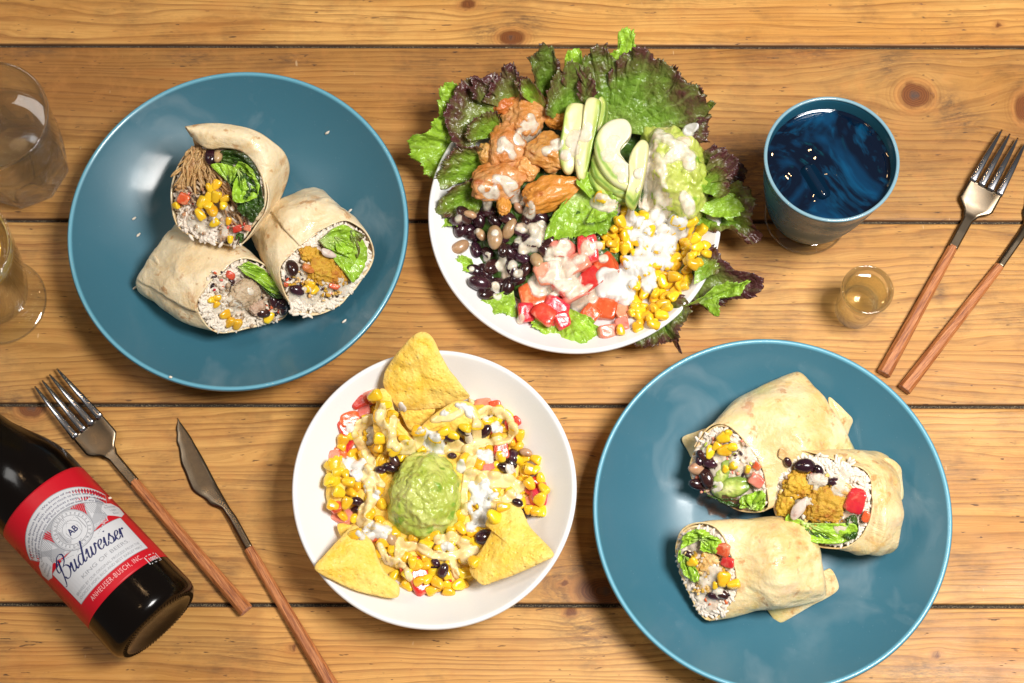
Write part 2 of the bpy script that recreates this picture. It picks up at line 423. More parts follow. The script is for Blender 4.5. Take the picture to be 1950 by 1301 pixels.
def make_handle(r, A, B, w0, w1, t0, t1):
    """grooved wooden handle from A to B"""
    n = 40; stn = []
    for i in range(n):
        t = i/(n-1); stn.append((A.lerp(B, t), w0+(w1-w0)*t, t0+(t1-t0)*t))
    V, F = prism(stn, OCT)
    L = (B-A).length; al = []; ac = []; eg = []
    per = [0, 1, 3.5, 4.5, 5, 5.8, 7, 8]
    for i in range(n):
        for j in range(8): al.append(L*i/(n-1)); ac.append(per[j]*1.6*(w0+(w1-w0)*i/(n-1))/3); eg.append(0)
    al += [0, L]; ac += [2, 2]; eg += [0, 1]
    o = build('handle', V, F, M_HAND, r, False, dict(along=al, across=ac, endgrain=[0]*len(eg)))
    bevel(o, .35, 2)
    # end grain face as its own cap
    d = (B-A).normalized(); fr = path_frame([A, B])[1]
    Vc = [tuple(B+d*.15+fr[2]*(a*w1*.9)+fr[3]*(b*t1*.9)) for a, b in OCT]; Fc = []; capfan(Vc, Fc, 0, 8)
    Vb = [tuple(Vector(x)-d*.6) for x in Vc[:8]]; Vc += Vb; Fc += [(j, (j+1) % 8, 9+(j+1) % 8, 9+j)[::-1] for j in range(8)]
    e = build('end_cap', Vc, Fc, M_HAND, r, False, dict(along=[x[0]*3 for x in Vc], across=[x[1]*.6 for x in Vc], endgrain=[1]*len(Vc)))
def fork(label, tip, joint, end, zt, zj, ze, group, wscale=1.0, dark=True):
    T = G(tip[0], tip[1], zt); J = G(joint[0], joint[1], zj); E = G(end[0], end[1], ze)
    r = root('fork', (J.x, J.y, 0), label, 'fork', group)
    r['loc'] = [J.x, J.y, 0]
    d = (J-T); L = d.length; d.normalize(); s = d.cross(Vector((0, 0, 1))).normalized()
    def P(a, lat=0, z=0.0): return T+d*a+s*lat+Vector((0, 0, z))
    hw = 11.6*wscale; tl = 43*wscale; bl = tl+21*wscale     # tine length, end of bowl
    def zc(a): # arch of the fork head
        t = a/bl; return 5.2*sin(pi*min(1, max(0, (t-.02)))**.8)*1.0 + (1-t)*2.5
    for k in range(4):
        l0 = (k-1.5)/1.5
        stn = []
        for i in range(18):
            a = tl*1.03*i/17; t = i/17
            w = (.55+1.75*t**.7)*wscale; stn.append((P(a, l0*(hw-2.0)*(.90+.10*t), zc(a)), w, .85))
        V, F = prism(stn, [(-1, -.6), (-.6, -1), (.6, -1), (1, -.6), (1, .6), (.6, 1), (-.6, 1), (-1, .6)])
        o = build('tine', V, F, M_BRIGHT, r)
    stn = []; nb = 40
    V = []; cols = 17
    for i in range(nb):
        a = tl+(L+1-tl)*i/(nb-1); rel = a-tl
        w = smooth_w(rel, [(0, hw*.985), (13*wscale, hw*1.0), (21*wscale, hw*.42), (25*wscale, 3.3), (200, 2.9)])
        if rel < 3*wscale: pass
        zz = zc(min(a, bl)) if a < bl else zc(bl)
        th = .85+.9*min(1, max(0, (a-bl+6)/20)); dip = -1.6*(1-min(1, rel/(24*wscale)))
        zz = zz*(1-min(1, max(0, rel-14)/30)) + 0*(zj)
        for j in range(cols):
            u = -1+2*j/(cols-1)
            q_ = min(1, (1-abs(u))*4); V.append(tuple(P(a, u*w, zz+dip*(1-u*u)+th*(.3+.7*q_))))
        for j in range(cols):
            u = 1-2*j/(cols-1); q_ = min(1, (1-abs(u))*4); V.append(tuple(P(a, u*w, zz+dip*(1-u*u)-th*(.3+.7*q_))))
    F = gridfaces(nb, 2*cols, True); capfan(V, F, 0, 2*cols, True); capfan(V, F, (nb-1)*2*cols, 2*cols)
    build('head', V, F, M_STEEL if dark else M_BRIGHT, r)
    sh = Vector((0, 0, .0))
    make_handle(r, J-d*.5, E, 3.1, 4.5, 2.1, 3.6)
    return r
fork('fork lying beside the beer bottle with its tines towards the top left', (90, 722), (255, 917), (469, 1163), 2.2, 3.6, 4.5, 'forks with wooden handles')
fork('fork lying at the far right below the blue glass with its tines towards the top', (1928, 263), (1815, 470), (1683, 712), 2.2, 4.5, 4.2, 'forks with wooden handles')

# knives
def knife(label, tip, joint, end, zt, zj, ze):
    TJ, JJ, EJ = G(*tip, zt), G(*joint, zj), G(*end, ze)
    kr = root('knife', (JJ.x, JJ.y, 0), label, 'knife', 'table knives with wooden handles')
    d = (JJ-TJ).normalized(); s = d.cross(Vector((0, 0, 1))).normalized(); L = (JJ-TJ).length
    if s.x < 0: s = -s
    nb = 60; V = []; cols = 9
    for i in range(nb):
        a = L*i/(nb-1); b = L-a                  # blade shape measured back from the joint
        le = smooth_w(a, [(0, 0), (7, -4.6), (15, -8), (30, -12.0), (45, -13.4), (58, -8.5), (67, -3.2), (75, -2.7), (200, -2.7)])
        re = smooth_w(a, [(0, 0), (16, 1.4), (32, 1.7), (50, 1.4), (66, 1.7), (76, 2.7), (200, 2.7)])
        th = .55+1.2*min(1, max(0, (a-48)/25)); z0 = 1.1+2.0*min(1, max(0, (a-50)/30))
        for sg in (1, -1):
            for j in range(cols):
                u = j/(cols-1) if sg > 0 else 1-j/(cols-1)
                lat = le+(re-le)*u; q_ = min(1, min(u*3.2+.05, (1-u)*9+.3)); p = TJ+d*a+s*lat; V.append((p.x, p.y, z0+sg*th*q_))
    F = gridfaces(nb, 2*cols, True); capfan(V, F, 0, 2*cols, True); capfan(V, F, (nb-1)*2*cols, 2*cols)
    build('blade', V, F, M_STEEL, kr)
    make_handle(kr, JJ-d*.5, EJ, 3.0, 4.4, 1.9, 3.4)
knife('table knife with a curved dark blade and wooden handle left of the nacho bowl', (338, 795), (474, 1045), (655, 1345), 2, 3.4, 4.2)
knife('table knife at the right edge, its blade running out of the frame', (2058, 286), (1903, 507), (1722, 742), 2, 3.6, 4.2)

# ================================================================== GLASSES
def glassmat(name, col=(1, 1, 1), rough=0.0, ior=1.47, bumpy=0, st=.68):
    q = N(name)
    if bumpy: q.bump(q.noise(q.coord(), bumpy, 3), .25, .001)
    q.set(color=col, rough=rough, trans=1.0, ior=ior, spec=.5)
    return see_through(q, st, col)
M_GLASS = glassmat('clear_glass', (.97, .985, .98))
def liquidmat(name, col, ior=1.33):
    return glassmat(name, col, 0, ior)
def glass_obj(r, name, prof, c, mat, n=96, mod=None, flip=False):
    V, F = lathe(prof, n, c, 0, mod); capfan(V, F, 0, n, True); capfan(V, F, (len(prof)-1)*n, n)
    return build(name, V, F, mat, r)
def arc(r0, z0, r1, z1, bul, n=8):
    return [(r0+(r1-r0)*i/n+bul*sin(pi*i/n), z0+(z1-z0)*i/n) for i in range(n+1)]

# water glass: facets low down
c = G(47, 319.5, 0); c = (c.x, c.y)
r = root('tumbler', (c[0], c[1], 0), 'clear faceted tumbler of water at the top left edge', 'glass')
def facet(a, z):
    k = 9; ph = ((a+.12) % (2*pi/k))-pi/k; poly = cos(pi/k)/cos(ph)
    w = min(1, max(0, (44-z)/10)); arch = max(0, 1-(z/44)**2*1.0)
    bul = .13*max(0, 1-(ph/(pi/k*.80))**2-((z-22)/17)**2)      # dished thumb print
    return 1*(1-w)+w*(poly*1.04)-max(0, bul)*.8
out = [(20, 0.6), (26.5, .6), (28.5, 1.6)]+[(28.5+8.0*(z/80)**.8, z) for z in range(3, 80, 1)]+[(37.0, 80.2), (36.2, 81.2), (35.0, 80.4)]
Vo, Fo = lathe(out, 144, c, 0, lambda a, z: facet(a, z) if z < 50 and z > .2 else 1)
inn = [(34.4, 78), (33.6, 70), (32.6, 58), (30.8, 44), (29, 34), (27.0, 20), (25.5, 13), (22, 10.5), (12, 10), (1, 10)]
Vi, Fi = lathe(inn, 144, c, 0)
V = Vo+Vi; F = gridfaces(len(out)+len(inn), 144, True); capfan(V, F, 0, 144, True); capfan(V, F, (len(out)+len(inn)-1)*144, 144)
q = N('cut_glass'); q.set(color=(.97, .985, .99), rough=0, trans=1.0, ior=1.42); M_CUT = see_through(q, .38, (.97, .985, .99))
build('glass_wall', V, F, M_CUT, r)
wat = [(1, 9.8), (12, 9.8), (22.1, 10.3), (25.75, 12.8), (27.25, 20), (29.25, 34), (31.05, 44), (31.95, 50), (31.3, 49.6), (20, 49.2), (1, 49.2)]
glass_obj(r, 'water', wat, c, liquidmat('water', (.97, .99, 1)), 96)
# pale drink with lemon, lower left edge
c = G(6, 577, 0); c = (c.x, c.y)
r = root('drinking_glass', (c[0], c[1], 0), 'footed glass of pale amber drink with a lemon slice at the left edge', 'glass')
pr = [(1, .4), (26, .4), (28.2, 1.2), (28.6, 2.4), (27.6, 3.4), (22, 4.2), (14, 5), (11.5, 8), (14, 12)]+[(17+17*((z-12)/90)**.55, z) for z in range(14, 104, 5)]+[(34.6, 104), (34.0, 105), (33.2, 104.4)]
pr += [(r_-2.4 if z > 26 else max(1, r_-4-(26-z)*.6), z) for r_, z in [(17+17*((z-12)/90)**.55, z) for z in range(100, 18, -6)]]+[(4, 17.5), (1, 17.3)]
glass_obj(r, 'glass_wall', pr, c, M_GLASS, 96)
li = [(1, 17.6), (4, 17.8)]+[((17+17*((z-12)/90)**.55)-2.2 if z > 26 else max(1, (17+17*((z-12)/90)**.55)-3.8-(26-z)*.6), z) for z in range(22, 86, 6)]+[(30.8, 86), (20, 85.7), (1, 85.7)]
q = N('pale_drink'); q.set(color=(.99, .95, .74), rough=0, trans=1.0, ior=1.34); M_PALE = see_through(q, .65, (.99, .95, .74))
glass_obj(r, 'drink', li, c, M_PALE, 80)
def lemon(c, z, R, r, tilt=.3, name='lemon_slice'):
    V = []; F = []; n = 48; co = []
    rot = Matrix.Rotation(tilt, 3, Vector((.5, .8, 0)).normalized())
    rings = [0, .3, .6, .82, .9, .97, 1.0, 1.0]
    for sg in (1, -1):
        for q_ in (rings if sg > 0 else rings[::-1]):
            for j in range(n):
                a = 2*pi*j/n; seg = abs(sin(a*4.5)); pul = .0 if q_ > .85 or q_ < .1 else (-.35 if seg < .25 else .25)
                p = rot @ Vector((R*q_*cos(a), R*q_*sin(a), sg*(2.0+pul-(.5 if q_ == 1.0 else 0)))); V.append(tuple(p+Vector((c[0], c[1], z))))
                co.append(1.0 if q_ > .93 else (.5 if (q_ > .84 or seg < .22) else 0))
    F = gridfaces(16, n, True); capfan(V, F, 0, n, True); capfan(V, F, 15*n, n); co += [.5, .5]
    m = N('lemon_flesh'); e = m.attr('peel'); cc = m.mix(m.map(e, .2, .5), (.85, .62, .08), (.9, .85, .6)); cc = m.mix(m.map(e, .6, 1), cc, (.85, .55, .02))
    m.set(color=cc, rough=.3, sss=.1, sssr=(.003, .002, .001)); m.bump(m.noise(m.coord(), 500, 3), .3, .0005)
    return build(name, V, F, m.m, r, True, dict(peel=co))
lg = (c[0]+3, c[1]+4)
ls = lemon(lg, 88.5, 20, r, .25)
# blue drink
cb = G(1533, 413, 0); c = (cb.x, cb.y)
r = root('glass_tumbler', (c[0], c[1], 0), 'frosty glass of deep blue drink on a clear foot at the upper right', 'glass')
HB = 95
BW = lambda z: 14.5+25.5*min(1, max(0, (z-9)/86))**.36
glass_obj(r, 'foot', [(1, .4), (24, .4), (26.6, 1.4), (27, 2.8), (26, 4.0), (20, 5), (15.5, 6.5), (14.5, 8.6), (1, 8.6)], c, M_GLASS, 128)
pr = [(1, 8.9), (14.5, 8.9), (17.5, 9.8)]+[(BW(z), z) for z in (13, 16, 20, 26, 34, 44, 54, 64, 74, 84, 92)]+[(BW(95), 94.6), (BW(95)-.6, 95.3), (BW(95)-1.3, 94.8)]
pr += [(BW(z)-1.6, z) for z in (92, 84, 74, 64, 54, 44, 34, 26, 20, 16)]+[(12, 13), (1, 12.6)]
q = N('frosted_glass'); v = q.coord(); zz = q.n('ShaderNodeSeparateXYZ'); q.l(v, zz.inputs[0])
dr = q.noise(v, 900, 3, .7); q.bump(dr, .35, .0006)
fz = q.math('MULTIPLY', q.map(zz.outputs[2], .010, .02), q.map(zz.outputs[2], .088, .080))
q.set(color=q.mix(q.map(zz.outputs[2], .010, .016), (.9, .95, .97), (.030, .17, .28)), trans=q.map(zz.outputs[2], .010, .016, 1.0, .42), ior=1.24, rough=q.math('MULTIPLY', fz, q.map(q.noise(v, 40, 4), .35, .65, .15, .45))); M_FROST = q.m
glass_obj(r, 'glass_wall', pr, c, M_FROST, 128)
V = []; F = []; n = 96
lp = [(1, 12.3), (12, 12.7), (BW(16)-1.3, 15.9)]+[(BW(z)-1.3, z) for z in (20, 26, 34, 44, 54, 64, 74, 80, 85)]
rim_i = len(lp)
lp += [((BW(85)-2.2)*(1-i/16)+.2, 84.4-.3*(1 if i < 16 else 0)) for i in range(0, 17)]
V, F = lathe(lp, n, c); capfan(V, F, 0, n, True); capfan(V, F, (len(lp)-1)*n, n)
V = [((x, y, z+(.9*nz(x*.07, y*.07)+.5*nz(x*.18, y*.18)) if z > 83.5 and math.hypot(x-c[0], y-c[1]) < 34 else z)) for x, y, z in V]
q = N('blue_drink'); v = q.coord(); w = q.noise(v, 16, 3, .5, 1.6); w2 = q.noise(v, 15, 4, .6, 5.5)
cc = q.mix(q.map(w, .46, .60), (.0012, .005, .016), (.002, .035, .09)); cc = q.mix(q.map(w2, .54, .72, 0, .6), cc, (.003, .075, .17)); cc = q.mix(q.map(w2, .40, .26, 0, .7), cc, (.002, .07, .10))
q.set(color=cc, rough=.03, spec=.5, coat=.3); M_BDR = q.m
build('drink', V, F, M_BDR, r)
def ice(loc, s, seed, parent, mat):
    rg = random.Random(seed); V = []; F = []
    bm = bmesh.new(); bmesh.ops.create_cube(bm, size=1); bmesh.ops.bevel(bm, geom=bm.edges[:], offset=.13, segments=3, affect='EDGES', profile=.6)
    R_ = Matrix.Rotation(rg.uniform(0, 6), 3, Vector((rg.random(), rg.random(), rg.random())).normalized())
    V = [tuple(R_ @ Vector((v_.co.x*s, v_.co.y*s*.8, v_.co.z*s))+Vector(loc)) for v_ in bm.verts]; F = [[v_.index for v_ in f.verts] for f in bm.faces]; bm.free()
    return build('ice_cube', V, F, mat, parent)
q = N('dark_ice'); q.set(color=(.002, .012, .03), rough=.08, spec=.5, coat=.3); M_ICE = q.m
ice((c[0]-6, c[1]-9, 74.0), 24, 11, r, M_ICE)
rv = [(BW(95)-.65+1.05*cos(2*pi*k/14), 95.1+.8*sin(2*pi*k/14)) for k in range(15)]
V, F = lathe(rv, 128, c); q = N('frosted_rim'); q.set(color=(.30, .52, .62), rough=.25, trans=.35, ior=1.45, coat=.4)
build('rim', V, F, q.m, r)
# shot glass
cs = G(1627, 592, 0); c = (cs.x, cs.y)
r = root('shot_glass', (c[0], c[1], 0), 'small shot glass of golden liquor below the blue drink', 'glass')
SW = lambda z: 12.6+3.6*(z/42)
pr = [(1, .5), (11.8, .5), (12.8, 1.5)]+[(SW(z), z) for z in (3, 6, 12, 20, 28, 36, 41)]+[(SW(42)-.2, 42.2), (SW(42)-.9, 42.8), (SW(42)-1.7, 42.2)]+[(SW(z)-2.3, z) for z in (39, 32, 24, 18, 14)]+[(8, 11), (1, 10.4)]
q = N('shot_glass_clear'); q.set(color=(.98, .99, .98), rough=0, trans=1.0, ior=1.42); glass_obj(r, 'glass_wall', pr, c, see_through(q, .28, (.99, 1, .99)), 80)
lq = [(1, 10.2), (8, 10.8)]+[(SW(z)-2.12, z) for z in (14.1, 18, 24, 32, 35)]+[(SW(34)-3, 34.7), (6, 34.5), (1, 34.5)]
q = N('golden_liquor'); q.set(color=(1, .985, .86), rough=0, trans=1.0, ior=1.34); see_through(q, .6, (1, .975, .80))
glass_obj(r, 'liquor', lq, c, q.m, 64)
# ================================================================== BEER BOTTLE (lying on its side)
RB = 30.5
A0 = G(247, 1131, RB); B0 = G(87, 961, RB)
DA = (B0-A0); DA.z = 0; DA.normalize()                       # towards the neck
TB = math.radians(0); BASE = A0-DA*26.0
UV_ = Vector((0, 0, 1)); SV = DA.cross(UV_).normalized()     # side vector
bt = root('beer_bottle', (BASE.x, BASE.y, 0), 'brown glass beer bottle with a red and white label lying at the lower left', 'bottle')
q = N('brown_bottle_glass'); q.bump(q.noise(q.coord(), 140, 4), .12, .0008)
M_BOT = q.set(color=(.0035, .002, .0014), rough=.16, spec=.28, coat=.06)
def bring(prof, n=96):
    V = []
    for (rr, t) in prof:
        for j in range(n):
            a = 2*pi*j/n; V.append(tuple(BASE+DA*t+SV*(rr*sin(a))+UV_*(rr*cos(a))))
    return V, gridfaces(len(prof), n, True)
prof = [(1, 4.2), (12, 3.6), (19, 2.2), (22.5, .4), (24.5, 0), (27, .9), (29.2, 2.8), (30.3, 6), (30.5, 10), (30.4, 24), (30.1, 30), (30.1, 100), (30.5, 106), (30.5, 116), (29.6, 124), (27, 133), (23, 143), (19, 154), (16.5, 166), (15, 180), (14.2, 200), (13.6, 214), (13.4, 216), (15, 217), (15.2, 222), (13.6, 223.5), (13.4, 228), (12.6, 229), (1, 229)]
V, F = bring(prof); capfan(V, F, 0, 96, True); capfan(V, F, (len(prof)-1)*96, 96)
build('glass_body', [(x, y, z) for x, y, z in V], F, M_BOT, bt)
V = []; F = []
for k in range(72):     # knurls round the heel
    a = 2*pi*k/72; b = len(V)
    for (rr, t, da) in ((23.4, .5, -.018), (23.4, .5, .018), (26.6, .5, .014), (26.6, .5, -.014), (24, -.35, 0), (26, -.2, 0)):
        V.append(tuple(BASE+DA*t+SV*(rr*sin(a+da))+UV_*(rr*cos(a+da))))
    F += [(b, b+1, b+4), (b+2, b+3, b+5), (b+1, b+2, b+5, b+4), (b+3, b, b+4, b+5)]
build('heel_knurl', V, F, M_BOT, bt)['kind'] = 'stuff'
def cyl_hit(px, py, R=30.3):
    """pixel -> (s, t) on the bottle: s round the body in mm from straight up, t along from the label's lower edge"""
    d = ray(px, py); O = CAM-(A0-DA*0)
    O = CAM-Vector((A0.x, A0.y, RB)); dd = d-DA*d.dot(DA); oo = O-DA*O.dot(DA)
    a = dd.dot(dd); b = 2*dd.dot(oo); c_ = oo.dot(oo)-R*R; disc = b*b-4*a*c_
    t = (-b-math.sqrt(max(0, disc)))/(2*a); P = O+d*t
    return R*math.atan2(P.dot(SV), P.z), P.dot(DA)
cr5 = crop(0, 780, 2.7105)
def L5(x, y): return cyl_hit(*cr5(x, y))
S0, T0 = L5(372, 620)                                         # centre of the round emblem
def lab(s, t, off):
    a = s/30.3; R = 30.25+off
    return tuple(BASE+DA*(26.0+t)+SV*(R*sin(a))+UV_*(R*cos(a)))
def labmat(name, col, rough=.5):
    m = N(name); m.set(color=m.mix(m.map(m.noise(m.coord(), 500, 3), .3, .7, 0, .08), col, tuple(x*.8 for x in col)), rough=rough, spec=.4); return m.m
M_RED = labmat('red_label_paper', (.56, .006, .018), .42); M_LW = labmat('white_label_print', (.62, .63, .66)); M_NAVY = labmat('navy_print', (.014, .018, .10))
M_GR = labmat('grey_print', (.30, .31, .34)); M_RP = labmat('red_print', (.45, .01, .02)); M_PK = labmat('pale_print_on_red', (.75, .45, .45))
def patch(name, quad, off, mat, n=30, parent=None, thick=.12):
    """quad of 4 (s,t) corners, bilinear, lying on the bottle"""
    (a, b, c_, d) = [Vector((p[0], p[1])) for p in quad]; V = []
    for i in range(n+1):
        for j in range(n+1):
            u, w = i/n, j/n; p = a.lerp(b, u).lerp(d.lerp(c_, u), w); V.append(lab(p.x, p.y, off))
    return V, gridfaces(n+1, n+1)
LABH = 76.5
V, F = patch('label', [(S0-47, 0), (S0+47, 0), (S0+47, LABH), (S0-47, LABH)], .0, M_RED, 60)
Vt = V; lb = build('label', V, F, M_RED, bt); solid(lb, .12, 1)
# poly on the label (list of (s,t)) -> densely filled fan
def inkpoly(pts, off, name, mat, parent=lb, n=160):
    P = resample([Vector((p[0], p[1], 0)) for p in pts], n); c_ = sum(P, Vector())/len(P); V = []; K = 7
    for k in range(1, K+1):
        for p in P: q_ = c_.lerp(p, k/K); V.append(lab(q_.x, q_.y, off))
    F = gridfaces(K, len(P), True); V.append(lab(c_.x, c_.y, off)); 
    for j in range(len(P)): F.append((len(V)-1, j, (j+1) % len(P)))
    return V, F
class Ink:
    """collects flat print for one material into one mesh, and gives it a paper-thin relief"""
    def __init__(s): s.V = []; s.F = []
    def add(s, VF):
        b = len(s.V); s.V += VF[0]; s.F += [tuple(i+b for i in f) for f in VF[1]]
    def stroke(s, pts, w, off, pen=None, n=None):
        P = [Vector((p[0], p[1], 0)) for p in pts]; m = len(P); V = []
        for i, p in enumerate(P):
            t = P[min(i+1, m-1)]-P[max(i-1, 0)]; t = t.normalized() if t.length else Vector((1, 0, 0)); nn = Vector((-t.y, t.x, 0))
            ww = w*(pen(t) if pen else 1)/2; a = p+nn*ww; b = p-nn*ww; V += [lab(a.x, a.y, off), lab(b.x, b.y, off)]
        s.add((V, [(2*i, 2*i+1, 2*i+3, 2*i+2) for i in range(m-1)]))
    def out(s, name, mat, parent):
        o = build(name, s.V, s.F, mat, parent, False); return o
_fc = {}
def text_mesh(txt, size=1.0, shear=0, bold=0.0, space=1.0):
    k = (txt, shear, bold, space)
    if k not in _fc:
        c_ = bpy.data.curves.new('t', 'FONT'); c_.body = txt; c_.size = 1; c_.shear = shear; c_.offset = bold; c_.align_x = 'CENTER'; c_.space_character = space; c_.resolution_u = 3
        o = bpy.data.objects.new('t', c_); COL.objects.link(o); bpy.context.view_layer.update()
        me = bpy.data.meshes.new_from_object(o.evaluated_get(bpy.context.evaluated_depsgraph_get()))
        _fc[k] = ([v.co.copy() for v in me.vertices], [tuple(p.vertices) for p in me.polygons])
        bpy.data.objects.remove(o); bpy.data.curves.remove(c_); bpy.data.meshes.remove(me)
    return _fc[k]
def ink_text(ink, txt, size, s0, t0, rot, off, shear=0, bold=0.0, width=None, arc=None, space=1.0):
    """text centred at (s0,t0); rot radians; arc=radius bends the baseline"""
    V, F = text_mesh(txt, 1, shear, bold, space); xs = [v.x for v in V]; W_ = max(xs)-min(xs)
    k = size if width is None else width/W_; ky = size
    out = []
    for v in V:
        x = v.x*k; y = v.y*ky
        if arc:
            a = x/arc; x, y = (arc+y)*sin(a), (arc+y)*cos(a)-arc
        out.append(lab(s0+x*cos(rot)-y*sin(rot), t0+x*sin(rot)+y*cos(rot), off))
    ink.add((out, F))
white = Ink(); grey = Ink(); navy = Ink(); redp = Ink(); pink = Ink(); line = Ink()
# white panel
Q = [L5(272, 850), L5(420, 1005), L5(762, 715), L5(620, 560)]
white.add(patch('p', Q, .16, None, 24))
bl = Vector(Q[1]+(0,)); br = Vector(Q[2]+(0,)); tl = Vector(Q[0]+(0,)); tr = Vector(Q[3]+(0,))
baseang = math.atan2(br.y-bl.y, br.x-bl.x)
def PQ(u, w):   # u left to right, w bottom to top in the panel
    p = bl.lerp(br, u).lerp(tl.lerp(tr, u), w); return p.x, p.y
for a, b in (((0, 0), (1, 0)), ((0, 1), (1, 1)), ((0, 0), (0, 1)), ((1, 0), (1, 1))):
    P = [PQ(a[0]+(b[0]-a[0])*k/20, a[1]+(b[1]-a[1])*k/20) for k in range(21)]; grey.stroke(P, .35, .20)
ang = baseang
# brand script
def script_word():
    """pen strokes in word units: x to the right, y up, x-height 1"""
    St = []
    def c(*p): St.append([tuple(q_) for q_ in catmull([Vector((a, b, 0)) for a, b in p], 26, False)])
    def l(x):  # letters start at x
        return x
    # B
    c((.35, 1.9), (.15, 1.75), (-.1, 1.35), (.0, 1.0), (.3, 1.0), (.45, 1.3), (.62, 1.9), (.55, 1.4), (.4, .7), (.2, .05), (-.05, -.35), (-.3, -.3))
    c((.15, 1.5), (.5, 2.05), (1.0, 2.25), (1.4, 2.0), (1.3, 1.5), (.95, 1.2), (.75, 1.15)); c((.75, 1.15), (1.2, 1.1), (1.5, .75), (1.35, .25), (.95, .0), (.6, .1), (.45, .35))
    x = 1.75   # u
    c((x-.15, .55), (x+.1, .95), (x+.12, .7), (x+.0, .2), (x+.15, .02), (x+.45, .3), (x+.62, .95)); c((x+.62, .95), (x+.5, .35), (x+.6, .03), (x+.85, .25))
    x = 2.75   # d
    c((x+.55, .85), (x+.25, .95), (x-.05, .5), (x+.05, .05), (x+.35, .15), (x+.6, .7), (x+.95, 1.95)); c((x+.95, 1.95), (x+.75, 1.1), (x+.55, .3), (x+.65, .02), (x+.95, .3))
    x = 3.85   # w
    c((x-.15, .55), (x+.12, .95), (x+.1, .6), (x+.05, .15), (x+.25, .03), (x+.5, .4), (x+.6, .9)); c((x+.6, .9), (x+.5, .3), (x+.65, .02), (x+.95, .35), (x+1.05, .95), (x+1.25, .75))
    x = 5.2    # e
    c((x-.1, .55), (x+.25, .5), (x+.5, .8), (x+.35, .98), (x+.05, .7), (x+.02, .25), (x+.25, .02), (x+.6, .3))
    x = 5.95   # i
    c((x-.1, .4), (x+.12, .93), (x+.05, .5), (x+.02, .1), (x+.2, .02), (x+.42, .35)); c((x+.3, 1.4), (x+.36, 1.45), (x+.40, 1.38))
    x = 6.45   # s
    c((x-.05, .4), (x+.3, 1.02), (x+.3, .8), (x+.52, .45), (x+.4, .08), (x+.1, .0), (x-.02, .15)); c((x+.3, .02), (x+.6, .1), (x+.75, .35))
    x = 7.25   # e
    c((x-.1, .4), (x+.25, .5), (x+.5, .8), (x+.35, .98), (x+.05, .7), (x+.02, .25), (x+.25, .02), (x+.6, .3))
    x = 7.95   # r
    c((x-.1, .4), (x+.15, .98), (x+.22, .85), (x+.4, .9), (x+.5, .82)); c((x+.2, .9), (x+.1, .4), (x+.0, .0)); c((x+.4, .9), (x+.52, .98), (x+.62, .85))
    return St
wl = L5(338, 893); wr = L5(668, 648); wdir = Vector((wr[0]-wl[0], wr[1]-wl[1], 0)); wsc = wdir.length/8.9; wa = math.atan2(wdir.y, wdir.x)
ym = 1.12
for st in script_word():
    P = []
    for x, y, _ in st:
        x2 = x+.22*y; X = x2*wsc; Y = y*wsc*ym
        P.append((wl[0]+X*cos(wa)-Y*sin(wa), wl[1]+X*sin(wa)+Y*cos(wa)))
    navy.stroke(P, .62, .22, pen=lambda t: .55+1.15*abs(math.sin(math.atan2(t.y, t.x)-wa))**1.5)
def ptext(ink, txt, u, w, width_u, size, **k):
    p = PQ(u, w); ink_text(ink, txt, size, p[0], p[1], ang, .22, width=width_u*(br-bl).length, **k)
ptext(grey, 'KING OF BEERS.', .55, .33, .62, 3.2)
ptext(grey, 'BREWED BY OUR ORIGINAL PROCESS FROM THE', .50, .17, .90, 2.4)
ptext(grey, 'CHOICEST HOPS, RICE AND BEST BARLEY MALT', .50, .06, .90, 2.4)
# band below: brewer's name
p0 = L5(478, 985); p1 = L5(735, 765); a2 = math.atan2(p1[1]-p0[1], p1[0]-p0[0]); pm = ((p0[0]+p1[0])/2, (p0[1]+p1[1])/2)
ink_text(pink, 'ANHEUSER-BUSCH, INC.', 4.4, pm[0], pm[1]-.6, a2, .16, width=math.hypot(p1[0]-p0[0], p1[1]-p0[1]), space=1.15)
# recycling mark: small boxed 100%
b = L5(790, 768); ink_text(white, '100%', 3.4, b[0], b[1]-1.2, a2, .16, bold=.02)
for dx, dy, w_, h_ in ((-5.0, 0, .6, 5.6), (5.0, 0, .6, 5.6), (0, 3, 7.5, .5), (0, -2.8, 7.5, .5)):
    P = [(b[0]+x*cos(a2)-y*sin(a2), b[1]+x*sin(a2)+y*cos(a2)) for x, y in ((dx-w_/2, dy-h_/2), (dx+w_/2, dy-h_/2), (dx+w_/2, dy+h_/2), (dx-w_/2, dy+h_/2))]; white.add(patch('x', P, .16, None, 2))
# crest: curved ribbon, ends, round emblem
rot = a2+.02
def E(x, y): return (S0+x*cos(rot)-y*sin(rot), T0+x*sin(rot)+y*cos(rot))
def arcband(r0, r1, a0, a1, cy, off=.16, n=40):
    V = []
    for i in range(n+1):
        a = a0+(a1-a0)*i/n
        for r_ in (r0, (r0+r1)/2, r1): p = E(r_*sin(a), cy+r_*cos(a)); V.append(lab(p[0], p[1], off))
    return V, gridfaces(n+1, 3)
def arcline(r_, a0, a1, cy, w_, ink=None, off=.20):
    (ink or grey).stroke([E(r_*sin(a0+(a1-a0)*i/40), cy+r_*cos(a0+(a1-a0)*i/40)) for i in range(41)], w_, off)
cyc = -26; AA = .80
M_LG2 = labmat('light_grey_print', (.42, .43, .46)); lgrey = Ink(); [lgrey.add(inkpoly([E(s_*x, y) for x, y in ((9, -9), (14, 6), (24, 11), (30, 0), (24, -5))], .149, 'x', None, n=50)) for s_ in (-1, 1)]; lgrey.add(arcband(15, 40, -.78, .78, cyc, .150))
for k in range(46):
    a = -.70+1.40*k/45; grey.stroke([E(r_*sin(a), cyc+r_*cos(a)) for r_ in (31, 38.3)], .22, .17)
white.add(arcband(38.5, 50, -AA, AA, cyc)); 
